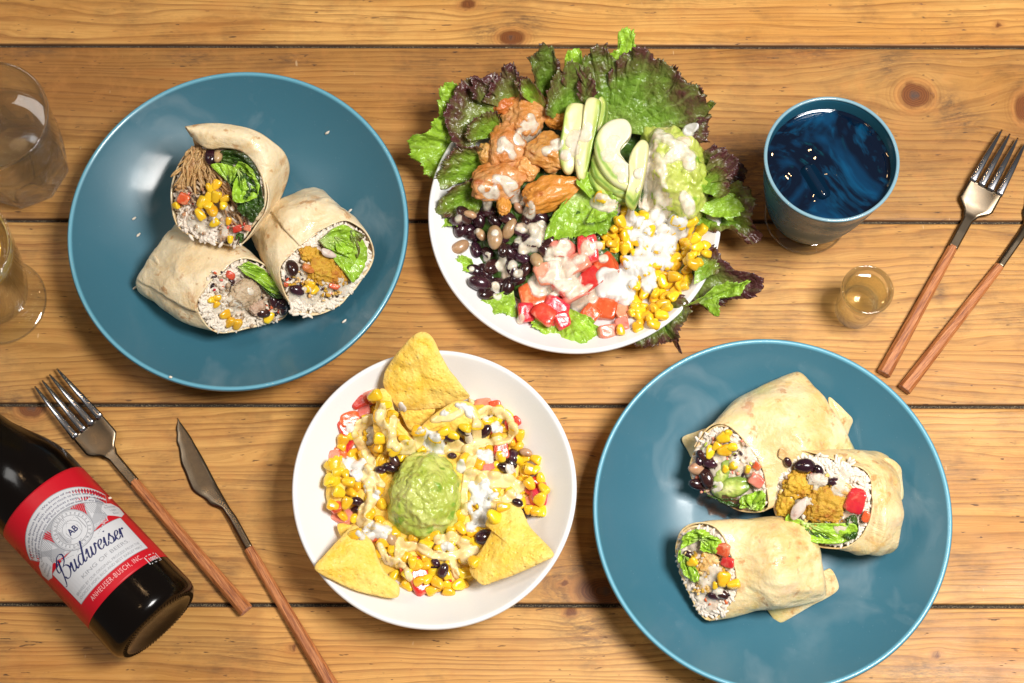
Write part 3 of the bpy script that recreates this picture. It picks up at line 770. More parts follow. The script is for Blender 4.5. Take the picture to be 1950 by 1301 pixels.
for r_ in (38.5, 50): arcline(r_, -AA, AA, cyc, .45)
for s_ in (-1, 1): grey.stroke([E(r_*sin(s_*AA), cyc+r_*cos(s_*AA)) for r_ in (38.5, 44, 50)], .4, .2)
rows = ['This is the famous beer. We know of no brand produced', 'by any other brewer which costs so much to brew and age. Our', 'exclusive Beechwood Aging produces a taste, a smoothness', 'and a drinkability you will find in no other beer at any price.']
for k, t_ in enumerate(rows):
    R_ = 46.8-k*2.45; p = E(0, cyc+R_); ink_text(navy, t_, 2.1, p[0], p[1], rot, .22, width=1.50*R_, arc=R_)
for s_ in (-1, 1):        # lower scroll ends
    pts = [(s_*22, 0), (s_*31.0, -4.5), (s_*37, -2.5), (s_*38.5, 2.5), (s_*33, 6.5), (s_*26, 8.0), (s_*20.5, 4)]
    P = [E(x, y-5) for x, y in pts]; white.add(inkpoly(P, .158, 'x', None, n=60)); grey.stroke(P+[P[0]], .4, .21)
    for k in range(3):
        p = E(s_*29.5, -1.2-k*2.6); ink_text(grey, (['The', 'World', 'Renowned'] if s_ < 0 else ['Budweiser', 'Lager', 'Beer'])[k], 2.3, p[0], p[1], rot-s_*.12, .22, width=[5, 8, 9][k] if s_ < 0 else [10, 6, 5][k])
    for k in range(7):   # shading hatch
        P = [E(s_*(15+k*1.1), 10-k*.9), E(s_*(15.5+k*1.1), 1-k*.9)]; grey.stroke(P, .3, .19)
    fan = [(s_*13, -2), (s_*22, 4), (s_*25, 11), (s_*16, 9)]; white.add(inkpoly([E(*f) for f in fan], .155, 'x', None, n=40))
    for k in range(6):
        P = [E(s_*(9+k*1.4), -12+k*.6), E(s_*(14+k*1.6), -7+k*.9), E(s_*(20+k*.5), -8+k)]; white.stroke(P, 1.1, .157+.001*k); grey.stroke(P, .25, .2)
circ = [E(12.2*cos(2*pi*k/60), 12.2*sin(2*pi*k/60)) for k in range(60)]; white.add(inkpoly(circ, .17, 'x', None, n=90))
for r_, w_ in ((12.2, .55), (11.4, .25), (8.8, .4), (5.6, .3)): grey.stroke([E(r_*cos(2*pi*k/60), r_*sin(2*pi*k/60)) for k in range(61)], w_, .21)
for k in range(26):
    a = 2*pi*k/26
    for r_ in (9.6, 10.4): grey.stroke([E(r_*cos(a-.04), r_*sin(a-.04)), E(r_*cos(a+.05), r_*sin(a+.05))], .55, .21)
for k in range(6):
    a = pi/6+2*pi*k/6; a_ = a+2*pi/6; grey.stroke([E(7.9*cos(a), 7.9*sin(a)), E(7.9*cos(a_), 7.9*sin(a_))], .5, .21)
for k in range(9): arcline(6.2+.25*k, -2.4, -1.0, 0, .12)
tri = [(-3.4, -4.6), (3.4, -4.6), (3.9, .5), (0, 5.0), (-3.9, .5)]; white.add(inkpoly([E(*t_) for t_ in tri], .22, 'x', None, n=50)); grey.stroke([E(*t_) for t_ in tri+[tri[0]]], .35, .235)
p = E(0, -2.3); ink_text(navy, 'AB', 5.4, p[0], p[1], rot, .25, bold=.03, width=6.2)
p = L5(335, 750); q1 = L5(300, 775); q2 = L5(368, 715)
def smalltext(txt, a, b, size, ink):
    A_ = L5(*a); B_ = L5(*b); an = math.atan2(B_[1]-A_[1], B_[0]-A_[0]); ink_text(ink, txt, size, (A_[0]+B_[0])/2, (A_[1]+B_[1])/2, an, .17, width=math.hypot(B_[0]-A_[0], B_[1]-A_[1]), bold=.02)
smalltext('TRADE MARK', (306, 782), (368, 722), 2.6, white); smalltext('REGISTERED', (484, 612), (552, 578), 2.6, white)
dk = Ink()
for s_ in (-1, 1):
    for k in range(3): p = (S0+s_*(39+k*2.2), 40); ink_text(dk, 'ENJOY RESPONSIBLY CONTAINS ALCOHOL BEER', 1.8, p[0], p[1], pi/2, .16, width=50)
M_DR = labmat('dark_red_print', (.12, .004, .01))
for o_, nm, mt in ((lgrey, 'emblem_ground', M_LG2), (white, 'white_print', M_LW), (grey, 'grey_print', M_GR), (navy, 'navy_lettering', M_NAVY), (pink, 'brewer_lettering', M_PK), (dk, 'side_lettering', M_DR)):
    o_.out(nm, mt, lb)
# ================================================================== FOOD KIT
RD = (.0035, .0015, .0008)
M_CORN = organic('corn_skin', (.82, .46, .012), (.90, .60, .035), 180, .2, .35, 260, .0006, .25, (.003, .002, .0004), .12, coat=.35)
M_CORN2 = organic('pale_corn_tip', (.80, .66, .30), (.70, .50, .15), 200, .35, .4, 300, .0005, .15, RD, .1)
M_BEAN = organic('black_bean_skin', (.018, .006, .009), (.055, .014, .02), 130, .2, .25, 260, .0005, 0, RD, .35, c3=(.075, .028, .03), s3=110, coat=.5)
M_TAN = organic('pinto_bean_skin', (.42, .24, .12), (.52, .33, .19), 160, .3, .25, 300, .0005, .15, RD, .15, c3=(.33, .15, .08), s3=160, coat=.3)
M_TOM = organic('tomato_flesh', (.60, .035, .018), (.70, .10, .05), 130, .2, .5, 260, .0009, .22, (.005, .001, .0006), .14, c3=(.78, .26, .15), s3=150, coat=.5)
M_TOMP = organic('pale_tomato_flesh', (.72, .20, .13), (.78, .34, .24), 150, .24, .5, 260, .0008, .22, (.005, .0015, .001), .12, c3=(.60, .05, .03), s3=110, coat=.4)
M_CHK = organic('glazed_chicken', (.60, .25, .04), (.74, .45, .16), 75, .3, .95, 260, .0018, .05, (.002, .001, .001), .12, c3=(.42, .12, .015), s3=70, coat=.45)
M_CHK2 = organic('spiced_orange_chicken', (.60, .20, .03), (.66, .28, .05), 90, .34, .9, 280, .0016, .05, (.004, .002, .001), .1, c3=(.45, .10, .015), s3=90, coat=.3)
M_RICE = organic('rice_grain', (.74, .65, .53), (.80, .72, .62), 90, .4, .1, 300, .0003, .06, (.001, .001, .001), .06)
M_RICEP = organic('stained_rice', (.66, .56, .43), (.74, .66, .53), 120, .4, .6, 300, .001, .1, (.002, .0015, .001), .1, c3=(.54, .40, .31), s3=110)
M_MEAT = organic('shredded_meat', (.47, .22, .09), (.60, .35, .17), 120, .4, .9, 260, .0018, .15, RD, .2, c3=(.27, .11, .045), s3=120, coat=.15)
M_TUNA = organic('minced_filling', (.50, .34, .21), (.62, .47, .33), 160, .45, 1.0, 380, .0018, .15, RD, .1, c3=(.36, .22, .12), s3=180)
M_CURRY = organic('yellow_crumbled_filling', (.62, .32, .02), (.70, .42, .045), 130, .5, 1.0, 420, .002, .15, RD, .12, c3=(.48, .18, .012), s3=170)
M_EGG = organic('orange_filling', (.72, .42, .10), (.80, .60, .26), 150, .35, .8, 300, .0014, .2, RD, .1)
M_ALM = organic('almond_flesh', (.62, .50, .42), (.70, .60, .52), 200, .4, .3, 400, .0004, .1, RD, .05, c3=(.5, .33, .27), s3=220)
M_SOUR = organic('white_cream', (.72, .71, .67), (.78, .77, .73), 60, .25, .3, 220, .0007, .3, (.003, .003, .0025), .02, coat=.3)
M_DRESS = organic('dressing', (.84, .74, .58), (.90, .83, .70), 90, .2, .3, 260, .0006, .35, (.004, .003, .002), .03, coat=.5, c3=(.80, .58, .42), s3=60)
M_CHEESE = organic('cheese_sauce', (.92, .68, .28), (.94, .77, .42), 70, .2, .3, 200, .0006, .3, (.004, .003, .0015), .03, coat=.5)

def film(m, lo, hi, mx, lowest=1.0):
    """sauce thins out and turns see-through towards the edge of its skin"""
    t = m.node_tree; b = t.nodes['Principled BSDF']; a = t.nodes.new('ShaderNodeAttribute'); a.attribute_name = 'film'
    r = t.nodes.new('ShaderNodeMapRange'); t.links.new(a.outputs['Fac'], r.inputs[0])
    for i, v in enumerate((lo, hi, 0, mx)): r.inputs[i+1].default_value = v
    n = t.nodes.new('ShaderNodeTexNoise'); n.inputs['Scale'].default_value = 260; n.inputs['Detail'].default_value = 4; c = t.nodes.new('ShaderNodeTexCoord'); t.links.new(c.outputs['Object'], n.inputs['Vector'])
    k = t.nodes.new('ShaderNodeMapRange'); t.links.new(n.outputs[0], k.inputs[0])
    for i, v in enumerate((.38, .6, lowest, 1.0)): k.inputs[i+1].default_value = v
    mm = t.nodes.new('ShaderNodeMath'); mm.operation = 'MULTIPLY'; t.links.new(r.outputs[0], mm.inputs[0]); t.links.new(k.outputs[0], mm.inputs[1]); t.links.new(mm.outputs[0], b.inputs['Alpha'])
film(M_DRESS, -.12, .6, .92, .7); film(M_SOUR, -.25, .12, 1.0); film(M_CHEESE, -.2, .3, .96)
def avocado_mat(name, skin, rimc, flesh, gloss=.35):
    q = N(name); v = q.coord(); e = q.math('ADD', q.attr('edge'), q.math('MULTIPLY', q.math('SUBTRACT', q.noise(v, 160, 4), .5), .25))
    c = q.mix(q.map(e, .0, .45), flesh, rimc); c = q.mix(q.map(e, .62, .92), c, skin)
    c = q.mix(q.map(q.noise(v, 90, 4), .5, .75, 0, .4), c, tuple(x*.8 for x in flesh))
    q.bump(q.noise(v, 200, 5), .4, .0008); return q.set(color=c, rough=gloss, sss=.15, sssr=RD, coat=.25)
M_AVO = avocado_mat('avocado_slice', (.16, .28, .03), (.46, .56, .12), (.78, .74, .38))
M_AVOP = avocado_mat('dressed_avocado', (.24, .42, .05), (.66, .70, .30), (.82, .79, .55))
def guac_mat():
    q = N('guacamole'); v = q.coord(); a = q.noise(v, 75, 4, .55, .6); b = q.voro(q.mapping(v, (1, 1, 1)), 210)
    c = q.mix(q.map(a, .38, .62), (.38, .47, .055), (.57, .61, .16)); c = q.mix(q.map(q.noise(v, 100, 3, .5, .4), .58, .66), c, (.20, .36, .025))
    c = q.mix(q.map(q.noise(v, 62, 4, .6), .60, .70), c, (.70, .64, .26)); c = q.mix(q.map(q.noise(v, 130, 3), .66, .72, 0, .6), c, (.26, .19, .07))
    h = q.math('ADD', q.noise(v, 160, 5, .6, .5), q.math('MULTIPLY', b, .35)); q.bump(h, .6, .0022)
    return q.set(color=c, rough=.3, sss=.15, sssr=(.003, .003, .001), coat=.3)
M_GUAC = guac_mat()
def chip_mat():
    q = N('corn_chip'); v = q.coord(); a = q.noise(v, 45, 5, .6); b = q.noise(v, 380, 4, .6)
    c = q.mix(q.map(a, .38, .62), (.90, .56, .06), (.93, .67, .16)); c = q.mix(q.map(b, .55, .75, 0, .7), c, (.72, .36, .03)); c = q.mix(q.map(b, .42, .3, 0, .6), c, (.93, .76, .30))
    c = q.mix(q.map(q.attr('edge'), .82, 1.0, 0, .5), c, (.84, .60, .22))
    h = q.math('ADD', q.math('MULTIPLY', q.noise(v, 210, 5, .65), 1.0), q.math('MULTIPLY', q.map(q.voro(v, 330), .0, .35), .35)); q.bump(h, .75, .0018)
    return q.set(color=c, rough=.5, spec=.35, sss=.08, sssr=RD)
M_CHIP = chip_mat()
def tort_mat(name, c1, c2, c3, tints=False):
    q = N(name); v = q.coord(); a = q.noise(v, 26, 4, .55, .4); b = q.noise(v, 60, 5, .6, .6)
    c = q.mix(q.map(a, .35, .65), c1, c2); c = q.mix(q.map(b, .50, .66, 0, .8), c, c3)
    c = q.mix(q.map(q.noise(q.mapping(v, (1, 1, 1), (.3, .2, 0)), 120, 3, .6), .60, .67, 0, .7), c, (.50, .23, .07))
    vb = q.n('ShaderNodeTexVoronoi'); q.l(q.warp(v, q.noise(v, 120, 2, out=1), .008), vb.inputs['Vector']); vb.inputs['Scale'].default_value = 85
    sc_ = q.n('ShaderNodeSeparateXYZ'); q.l(vb.outputs['Color'], sc_.inputs[0])
    sp = q.math('MULTIPLY', q.map(sc_.outputs[0], .62, .72), q.math('MULTIPLY', q.map(vb.outputs['Distance'], .42, .12), q.map(q.noise(v, 500, 3), .35, .6, .3, 1)))
    c = q.mix(q.math('MULTIPLY', sp, .75), c, (.50, .24, .08))
    if tints:
        c = q.mix(q.map(q.noise(v, 32, 2), .56, .70, 0, .42), c, (.56, .60, .22)); c = q.mix(q.map(q.noise(q.mapping(v, (1, 1, 1), (.9, .4, .2)), 36, 2), .58, .70, 0, .35), c, (.66, .40, .36))
    c = q.mix(q.map(q.noise(v, 330, 3, .6), .5, .8, 0, .3), c, (.86, .76, .56))
    q.bump(q.math('ADD', q.noise(v, 55, 6, .62, .9), q.math('MULTIPLY', q.noise(v, 300, 4, .6), .4)), .7, .0022)
    return q.set(color=c, rough=.38, spec=.45, sss=.22, sssr=(.006, .004, .002), coat=.12)
M_TORT = tort_mat('toasted_tortilla', (.78, .61, .36), (.86, .75, .53), (.71, .50, .24))
M_TORT2 = tort_mat('pale_tortilla', (.72, .52, .22), (.80, .67, .40), (.68, .42, .13), True)
def lettuce_mat(name, core, green, tip, t0, t1, amount=1.0):
    q = N(name); v = q.coord(); e = q.attr('edge'); n_ = q.noise(v, 45, 5, .62); n2 = q.noise(v, 160, 4, .6)
    c = q.mix(q.map(n2, .35, .65), green, tuple(min(1, x*1.5) for x in green))
    c = q.mix(q.map(e, .0, .35), core, c)
    f = q.math('ADD', q.math('MULTIPLY', e, 1.0), q.math('MULTIPLY', q.math('SUBTRACT', n_, .5), 1.5))
    c = q.mix(q.math('MULTIPLY', q.map(f, t0, t1), amount), c, tip)
    vein = q.attr('vein'); c = q.mix(q.math('MULTIPLY', vein, .35), c, tuple(min(1, x*1.3+.05) for x in core))
    cell = q.voro(q.warp(v, q.noise(v, 90, 3, out=1), .006), 190, 'DISTANCE_TO_EDGE')
    q.bump(q.math('ADD', q.map(cell, 0, .4, 0, .28), q.math('MULTIPLY', q.noise(v, 90, 5, .6), 1.6)), .9, .0022)
    h = q.n('ShaderNodeHueSaturation'); q.l(c, h.inputs['Color']); q.l(q.map(q.rnd(), 0, 1, .85, 1.15), h.inputs['Value'])
    return q.set(color=h.outputs[0], rough=.27, spec=.5, sss=.12, sssr=(.002, .003, .001), coat=.25)
M_LB = lettuce_mat('blistered_red_green_lettuce', (.30, .42, .09), (.11, .20, .02), (.085, .030, .022), .5, 1.0)
M_LG = lettuce_mat('green_lettuce', (.52, .62, .24), (.25, .42, .03), (.20, .38, .02), .9, 1.2)
M_LM = lettuce_mat('red_edged_lettuce', (.40, .52, .14), (.16, .29, .02), (.10, .032, .024), .58, 1.02)
M_LR = lettuce_mat('dark_red_lettuce', (.22, .28, .08), (.15, .21, .03), (.085, .026, .026), .38, .9)
M_LD = lettuce_mat('deep_green_lettuce', (.13, .22, .04), (.035, .085, .010), (.03, .05, .01), .5, .9)

ICO = {}
def ico(n):
    if n not in ICO:
        bm = bmesh.new(); bmesh.ops.create_icosphere(bm, subdivisions=n, radius=1)
        ICO[n] = ([v.co.copy() for v in bm.verts], [[v.index for v in f.verts] for f in bm.faces]); bm.free()
    return ICO[n]
def chunk(rad, planes=9, sharp=10, seed=0, amp=.06, fr=2.2, sub_=4, box=False, fib=0):
    """a cut or torn lump: sphere limited by planes, with noise; mm, centred on 0"""
    rg = random.Random(seed); D, F = ico(sub_); ns = []
    if box:
        for ax in ((1, 0, 0), (-1, 0, 0), (0, 1, 0), (0, -1, 0), (0, 0, 1), (0, 0, -1)):
            ns.append((Vector([a+rg.uniform(-.22, .22) for a in ax]).normalized(), rg.uniform(.60, .78)))
    else:
        for k in range(planes):
            z = 1-2*(k+.5)/planes; a = k*2.4+rg.uniform(-.5, .5)
            ns.append((Vector((math.sqrt(1-z*z)*cos(a), math.sqrt(1-z*z)*sin(a), z)), rg.uniform(.62, .86)))
    V = []
    o = Vector((seed*3.1, seed*1.7, 0))
    for d in D:
        s_ = 0
        for n_, h in ns: s_ += max(0, d.dot(n_)/h)**sharp
        r = 1/max(1, s_+1)**(1/sharp)
        r *= 1+amp*noise.fractal(d*fr+o, 1, 2, 4)
        if fib: r *= 1+fib*noise.fractal(Vector((d.x*2.2, d.y*9, d.z*9))+o, 1, 2, 2)+.5*fib*abs(noise.noise(d*7+o))
        V.append((d.x*r*rad[0], d.y*r*rad[1], d.z*r*rad[2]))
    return V, F
def xform(V, loc=(0, 0, 0), R=None):
    L = Vector(loc); return [tuple((R @ Vector(v) if R else Vector(v))+L) for v in V]
def rotm(rx=0, ry=0, rz=0): return (Matrix.Rotation(rz, 3, 'Z') @ Matrix.Rotation(ry, 3, 'Y') @ Matrix.Rotation(rx, 3, 'X'))
# ---- shared small pieces (metres, centred) -------------------------------------------------
def kernel(seed):
    rg = random.Random(seed); D, F = ico(3); V = []
    w, l, t = 3.3*rg.uniform(.80, 1.15), 3.9*rg.uniform(.78, 1.18), 2.3*rg.uniform(.9, 1.15)
    for d in D:
        p = [math.copysign(abs(c_)**.72, c_) for c_ in d]
        k = 1/max(.001, (abs(d.x)**4.0+abs(d.y)**4.0+abs(d.z)**4.0)**(1/4.0))
        x, y, z = d.x*k, d.y*k, d.z*k
        ta = 1-.42*max(0, -y+.15)                                       # narrow to the tip
        dent = 1-.24*math.exp(-((x/.5)**2+(z/.45)**2))*max(0, y)
        V.append((x*w*ta*.001, y*l*dent*.001, (z*t*(1-.12*max(0, -y))-.25*(x*x))*.001))
    for i, v in enumerate(V):
        n_ = .12*noise.noise(Vector(v)*330+Vector((seed*3, 0, 0))); V[i] = tuple(c_*(1+n_) for c_ in v)
    return mesh('corn_kernel', V, F, M_CORN)
KERN = [kernel(s_) for s_ in range(6)]
def beanmesh(seed, l, w, t, mat, name):
    D, F = ico(3); V = []; rg = random.Random(seed)
    for d in D:
        x, y, z = d.x*l, d.y*w, d.z*t
        y -= .16*w*(1-(d.x)**2)*1.4*(1 if True else 0)*(-1)*(.6 if d.y < 0 else .15)
        n_ = 1+.05*noise.noise(d*1.6+Vector((seed*2, 0, 0)))
        V.append((x*n_*.001, y*n_*.001, z*n_*.001))
    return mesh(name, V, F, mat)
BEANS = [beanmesh(s_, 4.9+.4*s_, 3.45+.2*s_, 3.1+.15*s_, M_BEAN, 'black_bean') for s_ in range(4)]
TANS = [beanmesh(s_+9, 6.2+.5*s_, 4.2, 3.6, M_TAN, 'pinto_bean') for s_ in range(3)]
def grain(seed):
    D, F = ico(2); V = [(d.x*3.3*.001, d.y*1.3*.001+.00025*(d.x*d.x), d.z*1.15*.001) for d in D]
    return V, F
def put(name, me, loc, R, parent=None, scale=1.0, **k):
    """link a copy of a shared mesh at a world position in mm"""
    o = bpy.data.objects.new(name, me); COL.objects.link(o)
    b = Vector(parent['loc']) if parent else Vector((0, 0, 0))
    o.location = (Vector(loc)-b)*.001; o.rotation_euler = R.to_euler(); o.scale = (scale,)*3 if isinstance(scale, (int, float)) else scale
    if parent: o.parent = parent
    else: tag(o, **k)
    return o
def along(n_, rz, tip=0.0):
    """rotation with local z on n_, turned by rz about it, then tipped"""
    q_ = Vector((0, 0, 1)).rotation_difference(Vector(n_)).to_matrix(); return q_ @ rotm(tip, 0, rz)

# ---- pillows: closed shapes from an outline with real thickness -----------------------------
def pillow(P, thick, n=5.0, K=10, warp=None, m=90, amp=0.0, fr=.15, seed=0, smooth_o=True, power=None):
    """P: world outline (mm). Top and bottom skins from the centroid, meeting in a rounded edge."""
    P = catmull(P, m, True) if smooth_o else resample(P, m); m = len(P)
    c_ = sum(P, Vector())/m
    nn = Vector()
    for i in range(m): nn += (P[i]-c_).cross(P[(i+1) % m]-c_)
    nn.normalize()
    if nn.z < 0: P = P[::-1]; nn = -nn
    V = []; E = []; us = [1-(1-k/K)**1.6 for k in range(1, K+1)]
    def pt(u, p, sg):
        q_ = c_.lerp(p, u); h = (max(0, 1-u**n))**(1/2)*thick/2*sg
        q_ = q_+nn*h
        if amp: q_ = q_+nn*(amp*noise.fractal(q_*fr+Vector((seed*9, 0, 0)), 1, 2, 3))
        if warp: q_ = warp(q_, u)
        return tuple(q_)
    for u in us[::-1]:
        for p in P: V.append(pt(u, p, -1)); E.append(u)
    V = V[m:] if False else V
    top_ = []
    V2 = []
    # bottom centre .. rim .. top centre
    V = []; E = []
    for u in us[:-1]:
        for p in P: V.append(pt(u, p, -1)); E.append(u)
    for p in P: V.append(pt(1, p, 0)); E.append(1)
    for u in us[:-1][::-1]:
        for p in P: V.append(pt(u, p, 1)); E.append(u)
    F = [f[::-1] for f in gridfaces(2*K-1, m, True)]
    b = len(V); V.append(pt(0, P[0], -1)); V.append(pt(0, P[0], 1)); E += [0, 0]
    for j in range(m): F.append((j, (j+1) % m, b)[::-1]); F.append(((2*K-2)*m+j, (2*K-2)*m+(j+1) % m, b+1))
    F = [f[::-1] for f in F]
    return V, F, E
# ---- lettuce --------------------------------------------------------------------------------
def leaf(name, mat, base, outl, zb, ze, parent=None, ruffle=4.0, seed=0, nu=34, ns=110, lift=0.0, serr=1.6, cf=None, freq=.32, **k):
    """ruffled leaf: base px, list of outline px (fan), heights zb and ze (number or list)"""
    cf = cf or (lambda x, y: (x, y))
    B = G(*cf(*base), zb); n_o = len(outl)
    Z = ze if isinstance(ze, (list, tuple)) else [ze]*n_o
    O = catmull([G(*cf(*p), z) for p, z in zip(outl, Z)], ns, False); O = resample(O, ns, False)
    L = 0; acc = [0]
    for a, b in zip(O, O[1:]): L += (b-a).length; acc.append(L)
    V = []; E = []; VN = []; sd = Vector((seed*7.3, seed*3.1, seed))
    for i in range(nu):
        u = i/(nu-1)
        for j, p in enumerate(O):
            s_ = acc[j]; rim = u**2.2
            f0 = B+(p-B)*u
            wv = noise.noise(Vector((f0.x*.052, f0.y*.052, 0))+sd)
            wv2 = noise.noise(Vector((f0.x*.14, f0.y*.14, 5))+sd)*.6+.8*rim*noise.noise(Vector((s_*.16, u*5, 5))+sd); wv3 = rim*noise.noise(Vector((s_*.36, u*12, 9))+sd)
            ser = serr*(abs(noise.noise(Vector((s_*.55, 3, 0))+sd))*2.6+.8*noise.noise(Vector((s_*1.3, 8, 0))+sd)+1.8*noise.noise(Vector((s_*.16, 1, 0))+sd))*u**6
            d_ = (p-B); l_ = max(d_.length, 1); q_ = B+d_*(u*(1+ser/l_*1.0))
            q_ = q_+Vector((0, 0, lift*sin(pi*u)))
            side = Vector((-d_.y, d_.x, 0)).normalized()
            cr = noise.fractal(Vector((q_.x*.10, q_.y*.10, 0))+sd, 1, 2, 3)
            q_ = q_+Vector((0, 0, 1))*(ruffle*(wv*1.5*u+wv2*.9*rim+wv3*.28*rim)+1.6*cr*min(1, u*3)+1.3*(.35-abs(noise.noise(Vector((f0.x*.17, f0.y*.17, 3))+sd)))*min(1, u*2))+side*(ruffle*(.5*wv2+.22*wv3)*rim)
            V.append(tuple(q_)); E.append(u)
            ph = s_/L*9; VN.append(max(0, 1-abs((ph % 1)-.5)*9)*(1-u*.6) if u > .1 else .8)
    F = gridfaces(nu, ns)
    o = build(name, V, F, mat, parent, True, dict(edge=E, vein=VN)); solid(o, .45)
    if parent is None: tag(o, **k)
    return o
# ---- sauces: draped over whatever already lies there -----------------------------------------
def gauss(H, sig):
    r = int(sig*3)+1; x = np.arange(-r, r+1); g_ = np.exp(-x*x/(2*sig*sig)); g_ /= g_.sum()
    H = np.pad(H, r, mode='edge'); H = np.apply_along_axis(lambda a: np.convolve(a, g_, 'valid'), 0, H); return np.apply_along_axis(lambda a: np.convolve(a, g_, 'valid'), 1, H)
def drape(name, mat, blobs, thick=1.6, step=.55, zref=40, blur=2.2, ooze=.8, seed=0, namp=.35, nfr=.16, thr=.22, **k):
    """blobs: (px,py,r_px). A skin of sauce following the food below, thick in the middle and thinning to its edge."""
    C_ = []
    for bx, by, br_ in blobs:
        p, _ = hit(bx, by); rr = br_/3.15; C_.append((p.x, p.y, rr, p.z))
    x0 = min(c_[0]-c_[2] for c_ in C_)-2; x1 = max(c_[0]+c_[2] for c_ in C_)+2; y0 = min(c_[1]-c_[2] for c_ in C_)-2; y1 = max(c_[1]+c_[2] for c_ in C_)+2
    X = np.arange(x0, x1, step); Y = np.arange(y0, y1, step); XX, YY = np.meshgrid(X, Y, indexing='ij'); Fd = np.zeros_like(XX)
    for cx, cy_, rr, _ in C_:
        d2 = ((XX-cx)**2+(YY-cy_)**2)/(rr*rr); Fd += np.where(d2 < 1, (1-d2)**2, 0)
    for i in range(len(X)):
        for j in range(len(Y)):
            if Fd[i, j] > .02: Fd[i, j] *= 1+namp*1.6*noise.fractal(Vector((X[i]*nfr, Y[j]*nfr, seed*5)), 1, 2, 3)
    T = np.clip((Fd-thr)/.55, -1.0, 1.0); act = Fd > .03
    H = np.full_like(XX, np.nan)
    for i in range(len(X)):
        for j in range(len(Y)):
            if act[i, j]: H[i, j] = top(X[i], Y[j])
    med = np.nanmedian(H); H0 = np.where(np.isnan(H), med, H); Mk = gauss((~np.isnan(H)).astype(float), blur)+1e-6
    Hb = gauss(np.where(np.isnan(H), 0, H), blur)/Mk
    Hs = np.where(H0 > Hb, Hb*.55+H0*.45, Hb*(1-.35)+H0*.35)
    Zt = Hs+np.where(T > 0, thick*np.sqrt(np.maximum(T, 0))*1.0, T*2.2)-.1
    keep = (T > -.45) & act
    idx = -np.ones(XX.shape, int); V = []
    for i in range(len(X)):
        for j in range(len(Y)):
            if keep[i, j]: idx[i, j] = len(V); V.append((X[i], Y[j], Zt[i, j]))
    TT = T[keep]
    F = []
    for i in range(len(X)-1):
        for j in range(len(Y)-1):
            f = (idx[i, j], idx[i+1, j], idx[i+1, j+1], idx[i, j+1])
            if min(f) >= 0: F.append(f)
    if not F: return None
    o = build(name, V, F, mat, None, True, dict(film=TT)); tag(o, **k); return o
def strip(pts, r, stepf=.45):
    """blobs strung along a px polyline"""
    out = []
    for a, b in zip(pts, pts[1:]):
        n_ = max(1, int(math.hypot(b[0]-a[0], b[1]-a[1])/(r*stepf)))
        for k in range(n_): out.append((a[0]+(b[0]-a[0])*k/n_, a[1]+(b[1]-a[1])*k/n_, r*random.uniform(.85, 1.2)))
    return out+[(pts[-1][0], pts[-1][1], r)]
def inpoly(x, y, P):
    c_ = False; j = len(P)-1
    for i in range(len(P)):
        if (P[i][1] > y) != (P[j][1] > y) and x < (P[j][0]-P[i][0])*(y-P[i][1])/(P[j][1]-P[i][1])+P[i][0]: c_ = not c_
        j = i
    return c_
def scatter(P, spacing, seed=0, tries=6000):
    rg = random.Random(seed); xs = [p[0] for p in P]; ys_ = [p[1] for p in P]; out = []
    for _ in range(tries):
        x, y = rg.uniform(min(xs), max(xs)), rg.uniform(min(ys_), max(ys_))
        if inpoly(x, y, P) and all((x-a)**2+(y-b)**2 > spacing**2 for a, b in out): out.append((x, y))
    return out
def pile(name, meshes, pts, lift, seed, cf, parent=None, tilt=.9, scale=(.9, 1.08), jit=1.2, skip=None, **k):
    rg = random.Random(seed); res = []
    for (x, y) in pts:
        p, n_ = hit(*cf(x, y)); me = meshes[rg.randrange(len(meshes))]
        R = along((n_*.5+Vector((0, 0, .7))).normalized(), rg.uniform(0, 6.28), 0) @ rotm(rg.gauss(0, tilt*.6), rg.gauss(0, tilt*.6), 0)
        res.append(put(name, me, p+n_*(lift+rg.uniform(-jit, jit)), R, parent, rg.uniform(*scale), **k))
    return res
def heap(name, c_, R, fz, mat, seed, kind='stuff', label=None, res=90, z0=7, bump=2.0, **k):
    V = []; n_ = res
    for i in range(40):
        u = i/39
        for j in range(n_):
            a = 2*pi*j/n_; x, y = c_[0]+R*u*cos(a), c_[1]+R*u*sin(a); V.append((x, y, z0+fz(u, a)+bump*noise.fractal(Vector((x*.07, y*.07, seed)), 1, 2, 3)*(1-u**4)))
    F = gridfaces(40, n_, True)
    o = build(name, V, F, mat, None, True, dict(edge=[.3]*len(V), vein=[0]*len(V))); o['kind'] = kind
    if label: o['label'] = label
    return o
# ================================================================== SALAD
cs_ = crop(780, 50, 2.0324)
def sxy(l): return [cs_(*p) for p in l]
refresh()
hc = G(*cs_(640, 690), 25)
heap('lettuce_bed', (hc.x+2, hc.y+4), 78, lambda u, a: 27*(1-u**2.6), M_LD, 3, z0=6, bump=4, label='chopped green lettuce filling the white salad plate under its toppings')
LG_ = 'salad leaves fanned round the plate'
def lf(name, mat, base, outl, zb, ze, label, **k): return leaf(name, mat, base, outl, zb, ze, None, cf=cs_, label=label, cat='lettuce leaf', group=LG_, **k)
lf('lettuce_leaf', M_LG, (260, 470), [(100, 590), (30, 520), (5, 440), (70, 420), (115, 330), (120, 240), (160, 225), (200, 240)], 20, [20, 26, 34, 38, 42, 48, 50, 46], 'bright green frilly lettuce leaf at the far left of the salad', ruffle=4.5, seed=1)
lf('lettuce_leaf', M_LR, (330, 420), [(190, 480), (160, 420), (140, 350), (165, 270), (220, 205), (270, 195), (340, 180), (370, 230)], 28, [38, 42, 46, 50, 52, 54, 54, 46], 'dark purple lettuce leaf left of the chicken', ruffle=5, seed=2)
